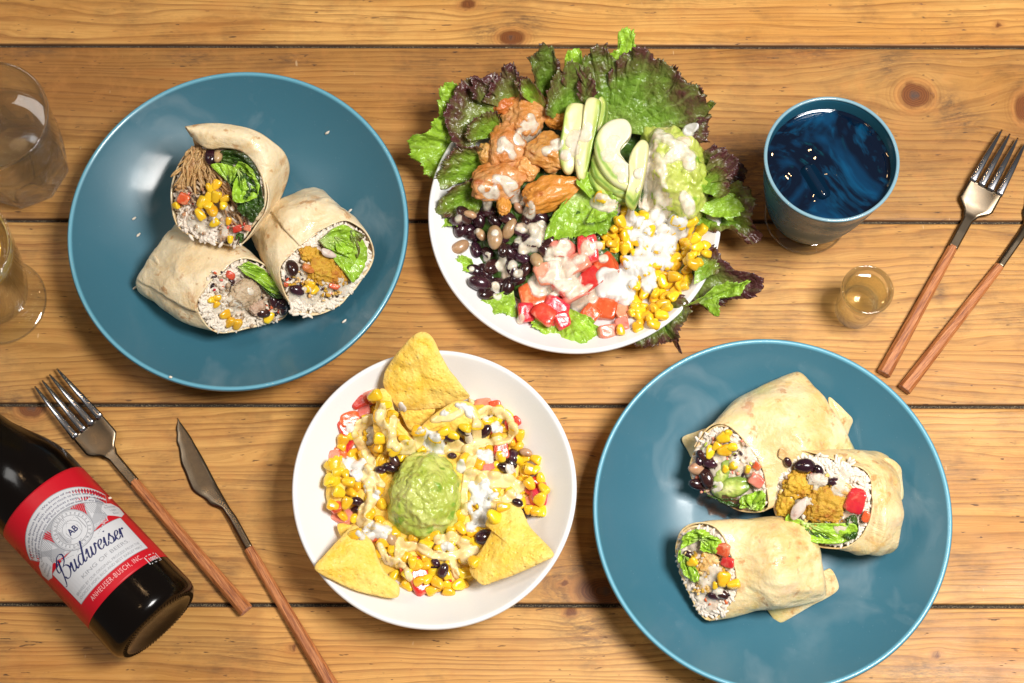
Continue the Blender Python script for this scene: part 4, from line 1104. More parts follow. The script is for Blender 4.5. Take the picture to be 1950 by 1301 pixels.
lf('lettuce_leaf', M_LR, (420, 330), [(290, 300), (330, 200), (370, 150), (405, 150), (425, 220), (430, 280)], 34, [48, 54, 60, 60, 56, 50], 'purple lettuce tip pointing up above the chicken', ruffle=5, seed=3)
lf('lettuce_leaf', M_LM, (520, 330), [(430, 270), (415, 215), (450, 200), (500, 250), (530, 290)], 38, [50, 56, 60, 58, 52], 'small speckled lettuce leaf curling above the chicken', ruffle=4, seed=4)
lf('lettuce_leaf', M_LG, (600, 300), [(700, 120), (690, 200), (660, 110), (640, 95), (600, 115), (620, 150), (640, 200)], 34, 50, 'thin bright green leaf tip between two red leaves at the top', ruffle=3, seed=31)
lf('lettuce_leaf', M_LB, (550, 310), [(480, 250), (480, 180), (465, 120), (510, 90), (560, 100), (575, 160), (600, 210)], 34, [50, 58, 66, 68, 66, 60, 50], 'upright green and purple frilly leaf at the top of the salad', ruffle=5.5, seed=5)
lf('lettuce_leaf', M_LB, (610, 390), [(530, 350), (540, 260), (560, 190), (620, 150), (690, 170), (720, 250), (700, 300)], 32, [44, 54, 62, 64, 62, 54, 46], 'glossy green leaf freckled with red beside the avocado bars', ruffle=5, seed=6)
lf('lettuce_leaf', M_LG, (800, 260), [(760, 170), (770, 110), (810, 100), (815, 60), (805, 35), (835, 25), (870, 35), (872, 100), (880, 160)], 34, [44, 48, 50, 52, 52, 54, 54, 50, 46], 'pale green leaf tip sticking out over the table boards at the top', ruffle=3, seed=7)
lf('lettuce_leaf', M_LB, (790, 400), [(660, 300), (650, 170), (700, 110), (740, 85), (800, 130), (850, 110), (910, 115)], 32, [44, 56, 62, 64, 62, 64, 66], 'dark green lettuce leaf with purple rim at the top middle', ruffle=7, seed=8, ns=140)
lf('lettuce_leaf', M_LB, (800, 410), [(770, 190), (830, 115), (900, 110), (970, 140), (1040, 190), (1090, 240), (1150, 300), (1155, 380), (1145, 450), (1080, 440)], 30, [56, 64, 68, 68, 66, 62, 58, 52, 46, 40], 'broad blistered lettuce leaf fanning to the upper right with a purple edge', ruffle=7.5, seed=9, ns=190, nu=44)
lf('lettuce_leaf', M_LM, (950, 420), [(1060, 320), (1130, 290), (1175, 285), (1180, 300), (1145, 340), (1150, 420)], 32, [46, 50, 52, 52, 48, 42], 'small leaf lobe poking out at the right end of the broad leaf', ruffle=4, seed=32)
lf('lettuce_leaf', M_LM, (340, 430), [(230, 440), (225, 390), (270, 350), (330, 340), (350, 370)], 34, [44, 50, 52, 50, 46], 'small brownish lettuce scrap tucked against the left chicken', ruffle=3.5, seed=10)
lf('lettuce_leaf', M_LM, (320, 560), [(110, 640), (105, 590), (150, 520), (180, 480), (250, 470), (290, 480)], 24, [24, 28, 34, 40, 42, 40], 'red rimmed leaf hanging over the left of the salad plate', ruffle=5, seed=11)
lf('lettuce_leaf', M_LM, (300, 640), [(260, 740), (180, 740), (105, 725), (130, 660), (200, 610), (280, 590)], 22, [24, 26, 28, 34, 38, 34], 'leaf above the black beans with a curled purple edge', ruffle=4.5, seed=12)
lf('lettuce_leaf', M_LR, (1080, 600), [(1140, 490), (1200, 470), (1240, 510), (1300, 560), (1270, 610), (1200, 640), (1140, 660)], 26, [42, 46, 46, 44, 40, 38, 36], 'dark brownish red leaf right of the guacamole', ruffle=5, seed=13)
lf('lettuce_leaf', M_LM, (1080, 700), [(1180, 620), (1280, 625), (1330, 680), (1320, 750), (1365, 800), (1330, 830), (1240, 790), (1170, 790), (1120, 770)], 22, [40, 42, 42, 38, 34, 32, 32, 28, 26], 'green lettuce leaf with purple tips reaching right towards the blue glass', ruffle=5, seed=14)
lf('lettuce_leaf', M_LR, (1030, 960), [(1110, 860), (1160, 850), (1230, 930), (1300, 960), (1350, 990), (1340, 1045), (1240, 1040), (1180, 1110), (1120, 1080), (1070, 1100)], 20, [32, 34, 36, 36, 36, 34, 30, 26, 24, 22], 'dark leaf with pale green underside curling out at the lower right', ruffle=5, seed=15)
lf('lettuce_leaf', M_LG, (1120, 1070), [(1060, 1085), (1140, 1050), (1190, 1000), (1260, 1005), (1300, 990), (1270, 1040), (1200, 1050), (1185, 1120), (1150, 1090)], 28, [30, 35, 40, 42, 41, 38, 36, 32, 30], 'pale green folded lettuce edge below the dark lower right leaf', ruffle=3, seed=16)
lf('lettuce_leaf', M_LB, (930, 1080), [(1060, 1030), (1070, 1120), (1040, 1190), (1050, 1255), (1000, 1215), (930, 1235), (870, 1225), (850, 1180)], 18, [30, 32, 32, 28, 28, 26, 24, 22], 'dark green blistered leaf at the bottom right of the salad', ruffle=4.5, seed=17)
lf('lettuce_leaf', M_LG, (580, 1080), [(430, 1120), (500, 1170), (540, 1220), (600, 1262), (640, 1240), (720, 1220), (735, 1170), (700, 1130)], 16, [18, 20, 22, 24, 24, 22, 22, 22], 'bright green frilly leaf at the bottom rim of the salad plate', ruffle=4, seed=18)
lf('lettuce_leaf', M_LG, (400, 1010), [(420, 1140), (370, 1110), (300, 1105), (260, 1080), (290, 1060), (340, 1040)], 16, [20, 20, 20, 20, 20, 20], 'bright green leaf under the lower left beans', ruffle=3.5, seed=19)
lf('lettuce_leaf', M_LG, (250, 930), [(230, 950), (200, 935), (182, 905), (205, 895), (240, 905)], 16, 20, 'tiny green leaf tip left of the black beans', ruffle=2, seed=20, ns=50, nu=16)
lf('lettuce_leaf', M_LG, (640, 640), [(700, 590), (790, 680), (800, 760), (740, 800), (640, 810), (560, 820), (520, 800), (560, 730), (600, 680)], 34, [42, 42, 40, 38, 36, 36, 38, 42, 44], 'crumpled green leaf in the middle of the salad between chicken and tomato', ruffle=5, seed=21)
lf('lettuce_leaf', M_LG, (720, 690), [(650, 620), (700, 560), (760, 620), (800, 690), (770, 740), (680, 760)], 36, [44, 46, 44, 42, 42, 42], 'green leaf below the avocado bars', ruffle=4.5, seed=22)
lf('lettuce_leaf', M_LG, (160, 700), [(120, 740), (115, 765), (150, 770), (200, 745)], 18, 24, 'thin green leaf edge above the leftmost beans', ruffle=2.5, seed=23, ns=50, nu=16)
# small frilly rim pieces that make the outline uneven
for i, (bx, by, tx, ty, w_, lab_) in enumerate([(850, 330, 905, 130, 60, 'dark frill standing on the middle of the broad leaf'), (1000, 380, 1120, 330, 70, 'red brown frill lying over the right of the broad leaf'), (640, 320, 640, 180, 50, 'dark frill between the speckled leaf and the top leaf'), (1100, 620, 1250, 520, 60, 'red brown frill curling right of the guacamole'), (1090, 700, 1290, 700, 50, 'green frill lying on the leaf that reaches right'), (350, 330, 255, 215, 45, 'short purple frill left of the purple tip'), (700, 250, 745, 82, 40, 'narrow purple frill at the top middle'), (960, 260, 1000, 150, 60, 'purple frill on top of the broad leaf'),
        (1050, 340, 1105, 235, 50, 'purple frill near the right end of the broad leaf'), (1100, 640, 1230, 590, 60, 'brown frill under the dark red leaf at the right'), (1100, 1000, 1170, 900, 50, 'dark frill right of the loose corn kernels')]):
    dx, dy = tx-bx, ty-by; l_ = math.hypot(dx, dy); ux, uy = -dy/l_, dx/l_
    lf('lettuce_leaf', [M_LB, M_LR, M_LB, M_LR, M_LG, M_LR, M_LM][min(i, 6)], (bx, by), [(bx+dx*.7-ux*w_, by+dy*.7-uy*w_), (tx-ux*w_*.4, ty-uy*w_*.4), (tx+ux*w_*.4, ty+uy*w_*.4), (bx+dx*.7+ux*w_, by+dy*.7+uy*w_)], 36, 54 if by < 700 else 38, lab_, ruffle=5, seed=40+i, ns=70, nu=26)
refresh()
# chicken
CH = [((375, 325), (60, 50, 36), 0.3, M_CHK2, 'dark orange chicken piece at the top left of the chicken pile', 4), ((570, 395), (36, 42, 30), .8, M_CHK2, 'small orange chicken piece beside the avocado bars', 6),
      ((300, 510), (34, 42, 28), 0, M_CHK, 'small chicken piece at the left of the pile', 4), ((450, 560), (42, 55, 30), 0, M_CHK, 'chicken piece wedged in the middle of the pile', 3),
      ((455, 390), (84, 78, 52), .4, M_CHK, 'largest round chicken piece under white dressing at the top', 7), ((372, 510), (66, 84, 46), .2, M_CHK, 'chunky chicken piece left of the middle with brown glaze', 8),
      ((548, 505), (90, 66, 46), -.5, M_CHK, 'angular chicken piece right of the middle under dressing', 8), ((338, 632), (100, 68, 46), .1, M_CHK, 'wide chicken piece lying above the black beans', 7),
      ((550, 652), (118, 56, 44), .42, M_CHK2, 'long orange chicken strip at the lower right of the pile', 7), ((362, 722), (24, 34, 20), 0, M_CHK2, 'little chicken scrap above the pale beans', 3)]
KS = 1/(2.0324*3.12)
for i, (p, r_, rz, m_, lb_, lz) in enumerate(CH):
    h_, n_ = hit(*cs_(*p)); V, F = chunk((r_[0]*KS*1.38, r_[1]*KS*1.38, r_[2]*KS*1.45), 9, 13, 11+i, .13, 3.0, 5, False, .028)
    o = build('chicken_piece', xform(V, Vector((h_.x, h_.y, max(34, min(h_.z, 46))+lz*.6)), rotm(.15*(i % 3-1), .12*(i % 2), rz)), F, m_); tag(o, lb_, 'chicken piece', 'glazed chicken pieces on the salad')
    refresh()
# avocado
def poly(l, z, cf=cs_): return [G(*cf(*p), z[i] if isinstance(z, (list, tuple)) else z) for i, p in enumerate(l)]
def avo(l, z, th, label, mat=M_AVO, outer=None, n=18, cf=cs_, amp=.15, grp='avocado slices on the salad'):
    V, F, E_ = pillow(poly(l, z, cf), th, n, 12, None, 110, amp, .2, 3, True)
    if outer:       # colour runs from the skin side inwards
        A = [G(*cf(*p), 40) for p in outer]; A = resample(A, 60, False); E_ = [max(0, 1-min(math.hypot(v[0]-a.x, v[1]-a.y) for a in A)/4.5) for v in V]
    o = build('avocado_slice', V, F, mat, None, True, dict(edge=E_)); tag(o, label, 'avocado slice', grp); refresh(); return o
avo([(610, 310), (665, 300), (680, 330), (655, 450), (635, 560), (600, 570), (575, 500), (590, 400)], [52, 52, 52, 48, 42, 42, 44, 50], 9, 'left avocado bar beside the chicken', outer=[(575, 560), (590, 380), (612, 305)])
avo([(745, 275), (765, 310), (755, 380), (730, 420), (725, 320)], [48, 48, 46, 44, 46], 9, 'green skinned avocado edge behind the right bar', outer=[(745, 280), (762, 320), (750, 400)])
avo([(685, 285), (740, 292), (730, 380), (705, 490), (680, 590), (650, 590), (640, 500), (665, 400)], [56, 56, 53, 49, 44, 44, 47, 52], 9, 'right avocado bar ending near the middle of the salad', outer=[(742, 295), (728, 400), (690, 585)])
avo([(700, 540), (720, 560), (745, 610), (800, 640), (855, 660), (850, 690), (780, 680), (720, 640), (690, 590)], 42, 7, 'lowest avocado slice of the fan with bright green edge', M_AVO, outer=[(695, 590), (720, 650), (790, 690), (850, 690)])
avo([(715, 480), (735, 540), (790, 600), (860, 640), (850, 668), (790, 655), (720, 600), (700, 540)], 46, 7, 'second avocado slice tucked under the large one', M_AVO, outer=[(700, 545), (722, 605), (790, 662), (850, 670)])
avo([(770, 370), (830, 360), (858, 390), (855, 430), (830, 455), (815, 490), (835, 525), (860, 560), (862, 625), (840, 640), (780, 610), (735, 550), (714, 480), (725, 420)], [56, 57, 57, 56, 54, 54, 54, 52, 50, 50, 50, 51, 53, 55], 9, 'large pale crescent of avocado under dressing', M_AVOP, outer=[(765, 372), (722, 420), (712, 480), (735, 552), (782, 614), (845, 645)])
avo([(900, 440), (925, 460), (920, 530), (905, 610), (880, 690), (860, 715), (835, 680), (850, 600), (850, 520), (870, 470)], [58, 58, 56, 53, 49, 47, 48, 52, 54, 57], 10, 'upright avocado slice leaning on the guacamole', M_AVO, outer=[(838, 690), (862, 718), (884, 690)])
# guacamole mound on the salad
def mound(P, z0, H, seed, amp=3.0, n=3.0, fr=.09, m=120, K=44):
    P = resample(catmull(P, m, True), m); c_ = sum(P, Vector())/len(P); V = []
    for k in range(K):
        u = k/(K-1)
        for p in P:
            q_ = c_.lerp(p, u); h = H*(max(0, 1-u**n))**.6; q_ = Vector((q_.x, q_.y, z0+h))
            d = (q_-Vector((c_.x, c_.y, z0))).normalized(); a_ = amp*(noise.fractal(q_*fr+Vector((seed, 0, 0)), 1, 2, 4)+.6*abs(noise.noise(q_*fr*2.2+Vector((seed, 4, 0))))); V.append(tuple(q_+d*a_*(1 if u < .97 else .3)))
    return V, gridfaces(K, m, True)
V, F = mound(poly([(900, 410), (960, 375), (1040, 390), (1100, 430), (1140, 500), (1165, 600), (1150, 690), (1100, 750), (1030, 730), (960, 700), (920, 600), (890, 500)], 34), 26, 27, 5, 4.0)
o = build('guacamole_mound', V, F, M_GUAC); tag(o, 'lumpy guacamole mound under streaks of dressing on the right of the salad', 'guacamole', 'guacamole servings'); refresh()
# beans
BG = 'black beans on the salad'
BP = [(185, 755, .2), (222, 797, -.4), (265, 750, 1.3), (305, 722, .4), (255, 870, 1.4), (250, 950, .3), (300, 1045, -.2), (385, 880, .9), (425, 855, .1), (435, 900, .5), (395, 940, 1.2), (345, 1005, .2), (330, 760, .8), (480, 795, 1.4), (520, 868, 1.0), (500, 745, .3), (420, 985, -.3), (270, 1000, .2), (210, 735, .9), (250, 815, .1), (300, 880, .7), (455, 760, 1.2), (540, 830, .9), (475, 835, .2), (360, 870, 1.5), (380, 750, .4), (290, 960, 1.1), (200, 780, 1.9), (445, 945, 2.2), (350, 820, .3), (420, 790, .7), (380, 1010, 1.8)]
rgb = random.Random(5)
def beans_at(lst, cf, meshes, name, lbl, cat, grp, scale=1.0, lift=1.6):
    for i, (x, y, a, *s_) in enumerate(lst):
        p, n_ = hit(*cf(x, y)); R = along((n_*.3+Vector((0, 0, .9))).normalized(), -a) @ rotm(rgb.gauss(0, .25), rgb.gauss(0, .25), 0)
        put(name, meshes[i % len(meshes)], p+Vector((0, 0, lift)), R, None, (s_[0] if s_ else 1)*scale*rgb.uniform(.93, 1.08), label=lbl, cat=cat, group=grp)
for l_ in (BP[:16], BP[16:]): beans_at(l_, cs_, BEANS, 'black_bean', 'glossy black bean in the salad bean heap', 'bean', BG, 1.14); refresh()
beans_at([(320, 932, 2.2, 1.35), (272, 1000, .25, 1.3)], cs_, BEANS[3:], 'black_bean', 'extra large dark red bean of the salad', 'bean', 'large red beans on the salad')
refresh()
beans_at([(195, 858, 2.6, 1.0), (328, 822, 1.5, 1.25), (386, 790, 2.1, 1.1), (275, 812, 1.0, .8), (490, 912, 1.1, 1.0), (235, 735, .3, .6), (422, 710, .8, .7)], cs_, TANS, 'pinto_bean', 'pale tan bean among the black beans', 'bean', 'tan beans on the salad', lift=2.4)
# tomato
TG = 'diced tomato on the salad'
TM = [(590, 865, 52, 36, .2, 1), (690, 872, 46, 62, .1, 0), (758, 930, 46, 52, .5, 0), (480, 1055, 62, 70, .3, 0), (560, 1105, 52, 60, -.3, 0), (640, 1030, 58, 48, .4, 1), (745, 1100, 62, 52, -.2, 0), (770, 1185, 42, 30, .1, 1), (822, 1110, 36, 44, .4, 1), (700, 985, 46, 42, .7, 0), (600, 1005, 50, 40, .9, 1), (540, 960, 56, 48, .2, 1), (640, 930, 60, 46, .5, 1), (520, 1120, 38, 46, .9, 0), (450, 1110, 34, 40, .1, 0), (800, 1050, 40, 34, .3, 1), (700, 1120, 40, 34, 1, 0), (590, 1140, 34, 34, .5, 0), (820, 1160, 30, 30, .2, 1)]
def toms(lst, cf, K_, lbl, grp, refresh_each=False, zlo=0, dz=2.0, hh=.75, seed0=0):
    for i, (x, y, a, b, rz, pale) in enumerate(lst):
        h_, n_ = hit(*cf(x, y)); V, F = chunk((a*K_*1.34, b*K_*1.34, min(a, b)*K_*hh*1.1), 6, 16, 60+i+seed0, .05, 2.5, 4, True)
        o = build('tomato_cube', xform(V, Vector((h_.x, h_.y, h_.z+dz)), rotm(.3*sin(i*2.1), .3*cos(i*1.7), rz)), F, M_TOMP if pale else M_TOM); tag(o, lbl+(' pale cut face up' if pale else ' with deep red skin'), 'tomato piece', grp+(' with pale faces' if pale else ''))
toms(TM[:10], cs_, KS, 'diced tomato piece in the salad', TG); refresh(); toms(TM[10:], cs_, KS, 'diced tomato piece in the salad', TG, seed0=20); refresh()
# corn
CP = [(745, 800), (830, 735), (960, 715), (1090, 745), (1145, 800), (1140, 920), (1080, 1000), (1000, 1070), (950, 1165), (885, 1165), (850, 1080), (870, 960), (800, 870), (750, 840)]
CL, CG_ = 'yellow corn kernel in the corn heap on the right of the salad', 'corn kernels on the salad'
pile('corn_kernel', KERN, scatter(CP, 33, 1), 1.5, 1, cs_, label=CL, cat='corn kernel', group=CG_); refresh()
pile('corn_kernel', KERN, scatter(CP, 36, 2), 2.0, 2, cs_, label=CL, cat='corn kernel', group=CG_)
pile('corn_kernel', KERN, [(825, 712), (872, 1092), (820, 1192), (775, 785), (890, 1130), (755, 668), (740, 655), (1060, 995), (1105, 895)], 2.6, 3, cs_, label='stray corn kernel beside the corn heap', cat='corn kernel', group='stray corn kernels on the salad'); refresh()
# dressing and yogurt
def B_(l): return [cs_(x, y)+(r_/2.0324*1.35,) for x, y, r_ in l]
DGp = 'dressing on the salad'
drape('dressing', M_DRESS, B_([(450, 410, 44), (425, 440, 30), (490, 400, 28), (470, 350, 20)]), .9, seed=1, label='creamy dressing over the largest chicken piece', cat='dressing', group=DGp)
drape('dressing', M_DRESS, B_([(570, 460, 32), (605, 500, 26), (530, 480, 22)]), .8, seed=2, label='creamy dressing over the angular chicken piece', cat='dressing', group=DGp)
drape('dressing', M_DRESS, B_([(360, 450, 28), (385, 470, 26), (400, 500, 20), (350, 480, 16), (340, 590, 26), (330, 640, 22), (390, 620, 34), (410, 650, 28), (370, 600, 24), (300, 670, 20), (280, 690, 16)]), 1.2, seed=3, label='dressing dripped over the left chicken pieces', cat='dressing', group=DGp)
drape('dressing', M_DRESS, B_([(460, 700, 26), (470, 720, 20), (440, 690, 18)]), 1.2, seed=13, label='dab of dressing on the orange chicken strip', cat='dressing', group=DGp)
drape('dressing', M_DRESS, B_([(640, 430, 34), (680, 420, 32), (640, 480, 28), (650, 530, 18), (690, 390, 22), (620, 450, 20)]), .8, seed=4, label='dressing pooled across both avocado bars', cat='dressing', group=DGp)
drape('dressing', M_DRESS, B_([(790, 450, 34), (770, 500, 34), (810, 550, 30), (825, 590, 22)]), .4, seed=5, label='thin dressing on the large avocado crescent', cat='dressing', group=DGp)
drape('dressing', M_DRESS, B_([(930, 470, 34), (940, 540, 46), (945, 600, 50), (950, 660, 46), (980, 700, 40), (890, 570, 26), (960, 410, 34), (1000, 430, 34), (1040, 480, 40), (1060, 450, 34), (1075, 500, 38), (1085, 540, 28), (1010, 510, 26), (1075, 680, 30), (1085, 710, 26), (1060, 660, 20), (930, 690, 36), (880, 700, 20)]), 1.5, seed=6, label='stream of dressing running over guacamole and the upright avocado slice', cat='dressing', group=DGp)
drape('cheese_crumb', M_SOUR, B_([(1085, 400, 28), (1075, 410, 20), (1100, 395, 18)]), 3.0, seed=7, label='white lump on the broad leaf above the guacamole', cat='cream')
drape('dressing', M_DRESS, B_([(560, 900, 44), (590, 940, 50), (560, 980, 44), (620, 980, 50), (650, 1040, 44), (620, 1010, 40), (500, 1020, 36), (480, 990, 26), (690, 860, 34), (660, 900, 26), (600, 850, 30), (700, 1050, 36), (660, 1090, 28), (560, 1030, 36), (430, 1130, 20), (730, 850, 20), (750, 900, 22)]), 1.3, seed=8, label='pinkish dressing over the diced tomatoes', cat='dressing', group=DGp)
drape('dressing', M_DRESS, B_([(480, 780, 28), (500, 810, 32), (470, 840, 24), (490, 860, 20), (350, 930, 22), (375, 960, 24), (330, 1010, 22), (340, 1040, 20), (330, 800, 18), (420, 830, 18), (190, 745, 18), (240, 940, 14), (430, 780, 26), (440, 860, 24), (400, 920, 22), (510, 780, 26), (300, 900, 16), (260, 790, 14), (420, 960, 22), (360, 890, 18), (230, 850, 12)]), 1.0, seed=9, label='cloudy dressing between the black beans', cat='dressing', group=DGp)
drape('dressing', M_DRESS, B_([(745, 690, 34), (770, 705, 30), (800, 695, 22), (720, 670, 24)]), 1.2, seed=10, label='dressing on the small leaf above the corn', cat='dressing', group=DGp)
drape('cream', M_SOUR, B_([(850, 915, 40), (900, 760, 36), (940, 850, 56), (880, 815, 44), (1000, 790, 46), (920, 950, 46), (930, 1010, 34), (990, 915, 36), (1060, 770, 30), (960, 740, 40), (1010, 850, 34), (850, 770, 26), (900, 890, 40), (960, 900, 40), (1020, 740, 26)]), 2.2, seed=11, namp=.55, nfr=.22, thr=.34, blur=3.0, label='thick white yogurt dripping over the corn of the salad', cat='cream', group='white cream dollops on the salad')
drape('cream', M_SOUR, B_([(830, 1000, 56), (800, 1020, 54), (770, 1000, 44), (850, 960, 36), (840, 1045, 34), (750, 960, 30), (745, 1030, 26)]), 2.8, seed=12, blur=3.0, namp=.5, nfr=.2, thr=.26, label='smooth white yogurt pool between tomato and corn', cat='cream', group='white cream dollops on the salad')
refresh()
# ================================================================== NACHOS
cn = crop(540, 620, 2.2439); KN_ = 1/(2.2439*3.08)
hc = G(*cn(650, 730), 22)
heap('chip_heap', (hc.x, hc.y+2), 75, lambda u, a: 24*(1-u**2.8), M_CHIP, 9, z0=8, bump=5, label='broken corn chips hidden under the nacho toppings')
refresh()
def chip(l, z, label, th=1.7, dome=3.0, seed=0, mat=M_CHIP, amp=1.1):
    P = poly(l, z, cn); c_ = sum(P, Vector())/len(P)
    def warp(p, u): return p+Vector((0, 0, dome*(1-u*u)+ .9*noise.noise(p*.09+Vector((seed, 0, 0)))))
    V, F, E_ = pillow(P, th, 30, 26, warp, 170, amp, .13, seed, True)
    o = build('tortilla_chip', V, F, mat, None, True, dict(edge=E_)); tag(o, label, 'tortilla chip', 'tortilla chips in the nacho bowl'); return o
chip([(500, 345), (640, 350), (625, 400), (575, 445), (540, 448), (515, 410)], [38, 40, 36, 32, 32, 36], 'lower chip half hidden beneath the big standing chip', seed=1, dome=1)
chip([(560, 40), (600, 27), (635, 50), (670, 120), (710, 190), (765, 260), (795, 305), (740, 330), (640, 358), (540, 362), (480, 345), (430, 265), (428, 220), (445, 175), (500, 100)], [66, 67, 66, 62, 57, 52, 47, 43, 40, 40, 41, 46, 48, 51, 60], 'large domed tortilla chip leaning over the top rim of the bowl', seed=2, dome=5)
chip([(410, 275), (450, 285), (470, 350), (500, 420), (550, 480), (560, 510), (500, 540), (420, 520), (385, 450), (390, 370)], [46, 46, 45, 44, 42, 40, 38, 36, 38, 42], 'chip left of the standing chip under cheese sauce', seed=3)
chip([(735, 325), (800, 330), (835, 380), (840, 440), (760, 470), (690, 480), (600, 470), (560, 465), (610, 410), (670, 360)], [50, 50, 48, 44, 40, 38, 40, 42, 45, 48], 'chip right of the standing chip covered in cream and beans', seed=4)
chip([(190, 590), (240, 575), (270, 620), (262, 700), (250, 760), (200, 790), (183, 740), (185, 660)], [34, 34, 36, 36, 34, 30, 30, 32], 'small chip lying at the left side of the heap', seed=5)
chip([(230, 850), (290, 855), (290, 900), (250, 910)], 32, 'tiny chip corner at the lower left', seed=6, dome=1)
chip([(300, 855), (345, 890), (385, 935), (405, 1000), (440, 1060), (490, 1105), (494, 1150), (470, 1165), (400, 1155), (300, 1130), (200, 1085), (140, 1050), (135, 1025), (170, 985), (230, 920)], [42, 42, 42, 42, 40, 38, 38, 38, 40, 44, 48, 52, 52, 50, 46], 'golden chip resting on the lower left rim of the bowl', seed=7, dome=3.5)
chip([(985, 752), (1020, 790), (1050, 855), (1100, 910), (1150, 965), (1150, 990), (1110, 1010), (1000, 1060), (900, 1095), (850, 1108), (800, 1060), (800, 1020), (850, 950), (890, 870), (860, 850), (900, 790)], [46, 46, 46, 48, 52, 52, 51, 46, 42, 40, 38, 38, 40, 42, 42, 45], 'broad golden chip resting towards the lower right rim', seed=8, dome=4)
refresh()
NT = [(285, 405, 52, 30, .2, 0), (280, 480, 28, 58, -.4, 0), (345, 365, 28, 40, .1, 1), (370, 310, 30, 34, .4, 1), (240, 545, 36, 20, -.1, 0), (240, 815, 50, 36, -.3, 1), (385, 908, 44, 22, .1, 0), (590, 1090, 44, 60, .4, 0), (640, 1115, 36, 26, .3, 0), (855, 340, 44, 24, .1, 1), (905, 345, 30, 20, .1, 0), (900, 440, 38, 32, .5, 0), (930, 535, 32, 40, .1, 0), (1070, 690, 44, 40, .5, 0), (1095, 735, 40, 40, 0, 0), (875, 615, 30, 22, .3, 1), (915, 760, 26, 24, 0, 0), (1060, 760, 30, 28, 0, 1), (310, 640, 20, 22, 0, 1), (560, 1010, 24, 24, 0, 0), (330, 330, 34, 26, .3, 0), (215, 560, 26, 24, .2, 1), (265, 440, 30, 36, .7, 0), (225, 780, 28, 24, .5, 0), (980, 420, 34, 24, .5, 0), (1000, 480, 22, 20, .2, 0), (1110, 700, 26, 30, .2, 0), (520, 1040, 24, 22, .4, 0), (690, 1080, 28, 24, .4, 0), (820, 345, 28, 24, .6, 0), (460, 1000, 24, 20, .1, 1)]
toms(NT, cn, KN_, 'diced tomato piece among the nachos', 'diced tomato on the nachos', dz=1.5, seed0=40); refresh()
ring = [(200, 600), (230, 500), (300, 420), (380, 300), (430, 300), (560, 470), (700, 450), (830, 350), (940, 350), (1040, 500), (1110, 620), (1120, 800), (1000, 760), (850, 850), (830, 1000), (800, 1080), (640, 1140), (520, 1110), (400, 960), (300, 900), (210, 780)]
NCL = 'yellow corn kernel scattered through the nacho topping'
pts = [p for p in scatter(ring, 43, 4) if math.hypot(p[0]-600, (p[1]-715)*.9) > 170]
pile('corn_kernel', KERN, pts, 1.8, 7, cn, label=NCL, cat='corn kernel', group='corn kernels on the nachos')
pile('corn_kernel', KERN, [(390, 310), (375, 365), (370, 412), (255, 515), (290, 560), (425, 580), (205, 655), (265, 670), (300, 712), (262, 762), (375, 815), (525, 985), (585, 992), (570, 1035), (610, 1085), (480, 1070), (530, 1105), (670, 1090), (655, 1135), (705, 1120), (770, 1100), (625, 1000), (905, 408), (1022, 576), (1075, 615), (1025, 640), (1097, 800), (800, 870), (770, 910), (755, 578), (835, 600), (590, 450), (650, 470), (685, 445), (640, 1060), (740, 1095), (780, 1055), (560, 905), (610, 925), (350, 450), (480, 525), (400, 540), (215, 600), (240, 630)], 3.0, 8, cn, tilt=.5, label=NCL, cat='corn kernel', group='corn kernels on the nachos')
refresh()
beans_at([(475, 580, 1.0), (455, 610, .2), (415, 620, .3, .8), (700, 480, .4, .9), (740, 498, .1), (790, 465, 1.3, 1.1), (770, 455, .6, .8), (860, 455, 2.3, .9), (980, 560, 1.5, 1.1), (945, 610, .3), (968, 590, .6, .9), (1030, 800, 2.2), (1000, 760, .4, .8), (315, 755, .2, .9), (645, 1035, .2, .9), (680, 1050, 2.1, .9), (650, 1015, .8, .7), (720, 560, .1, .6), (310, 790, .1, .6)], cn, BEANS, 'black_bean', 'black bean scattered through the nacho topping', 'bean', 'black beans on the nachos', .9, 1.5)
beans_at([(868, 912, -.05, 1.3)], cn, BEANS[2:], 'black_bean', 'large split black bean lying on the lower right chip', 'bean', None, 1, 2.4)
beans_at([(1035, 545, .3, .7), (450, 905, .9, 1.0)], cn, TANS, 'pinto_bean', 'tan bean half covered in the nacho topping', 'bean', 'tan beans on the nachos', .9, 1.5); refresh()
def C_(l, k=1.25): return [cn(x, y)+(r_/2.2439*k,) for x, y, r_ in l]
CW = 'sour cream on the nachos'
drape('cream', M_SOUR, C_([(300, 600, 44), (320, 640, 30), (270, 580, 22), (330, 590, 30), (285, 440, 22), (375, 460, 28), (370, 500, 20), (380, 880, 46), (430, 880, 34), (330, 890, 24), (360, 700, 22), (400, 730, 26)]), 2.2, seed=21, namp=.8, nfr=.25, label='white sour cream on the left of the nachos', cat='cream', group=CW)
drape('cream', M_SOUR, C_([(780, 340, 34), (800, 370, 28), (750, 335, 20), (690, 370, 26), (640, 510, 44), (600, 490, 30), (670, 530, 28), (870, 390, 26), (910, 440, 30), (870, 560, 36), (840, 550, 22), (760, 605, 26), (500, 345, 16), (515, 360, 12), (790, 470, 18)]), 2.2, seed=22, namp=.8, nfr=.25, label='white sour cream on the upper right of the nachos', cat='cream', group=CW)
drape('cream', M_SOUR, C_([(830, 720, 40), (820, 780, 40), (860, 760, 34), (840, 830, 40), (810, 690, 30), (890, 720, 30), (970, 610, 26), (700, 940, 30), (860, 680, 30), (800, 860, 26), (1000, 735, 22), (940, 550, 16)]), 2.4, seed=23, namp=.8, nfr=.25, label='white sour cream right of the guacamole scoop', cat='cream', group=CW)
def CS(paths, k=1.0):
    out = []
    for p, r_ in paths: out += strip([cn(*q_) for q_ in p], r_/2.2439*k)
    return out
CZ = 'cheese sauce lines on the nachos'
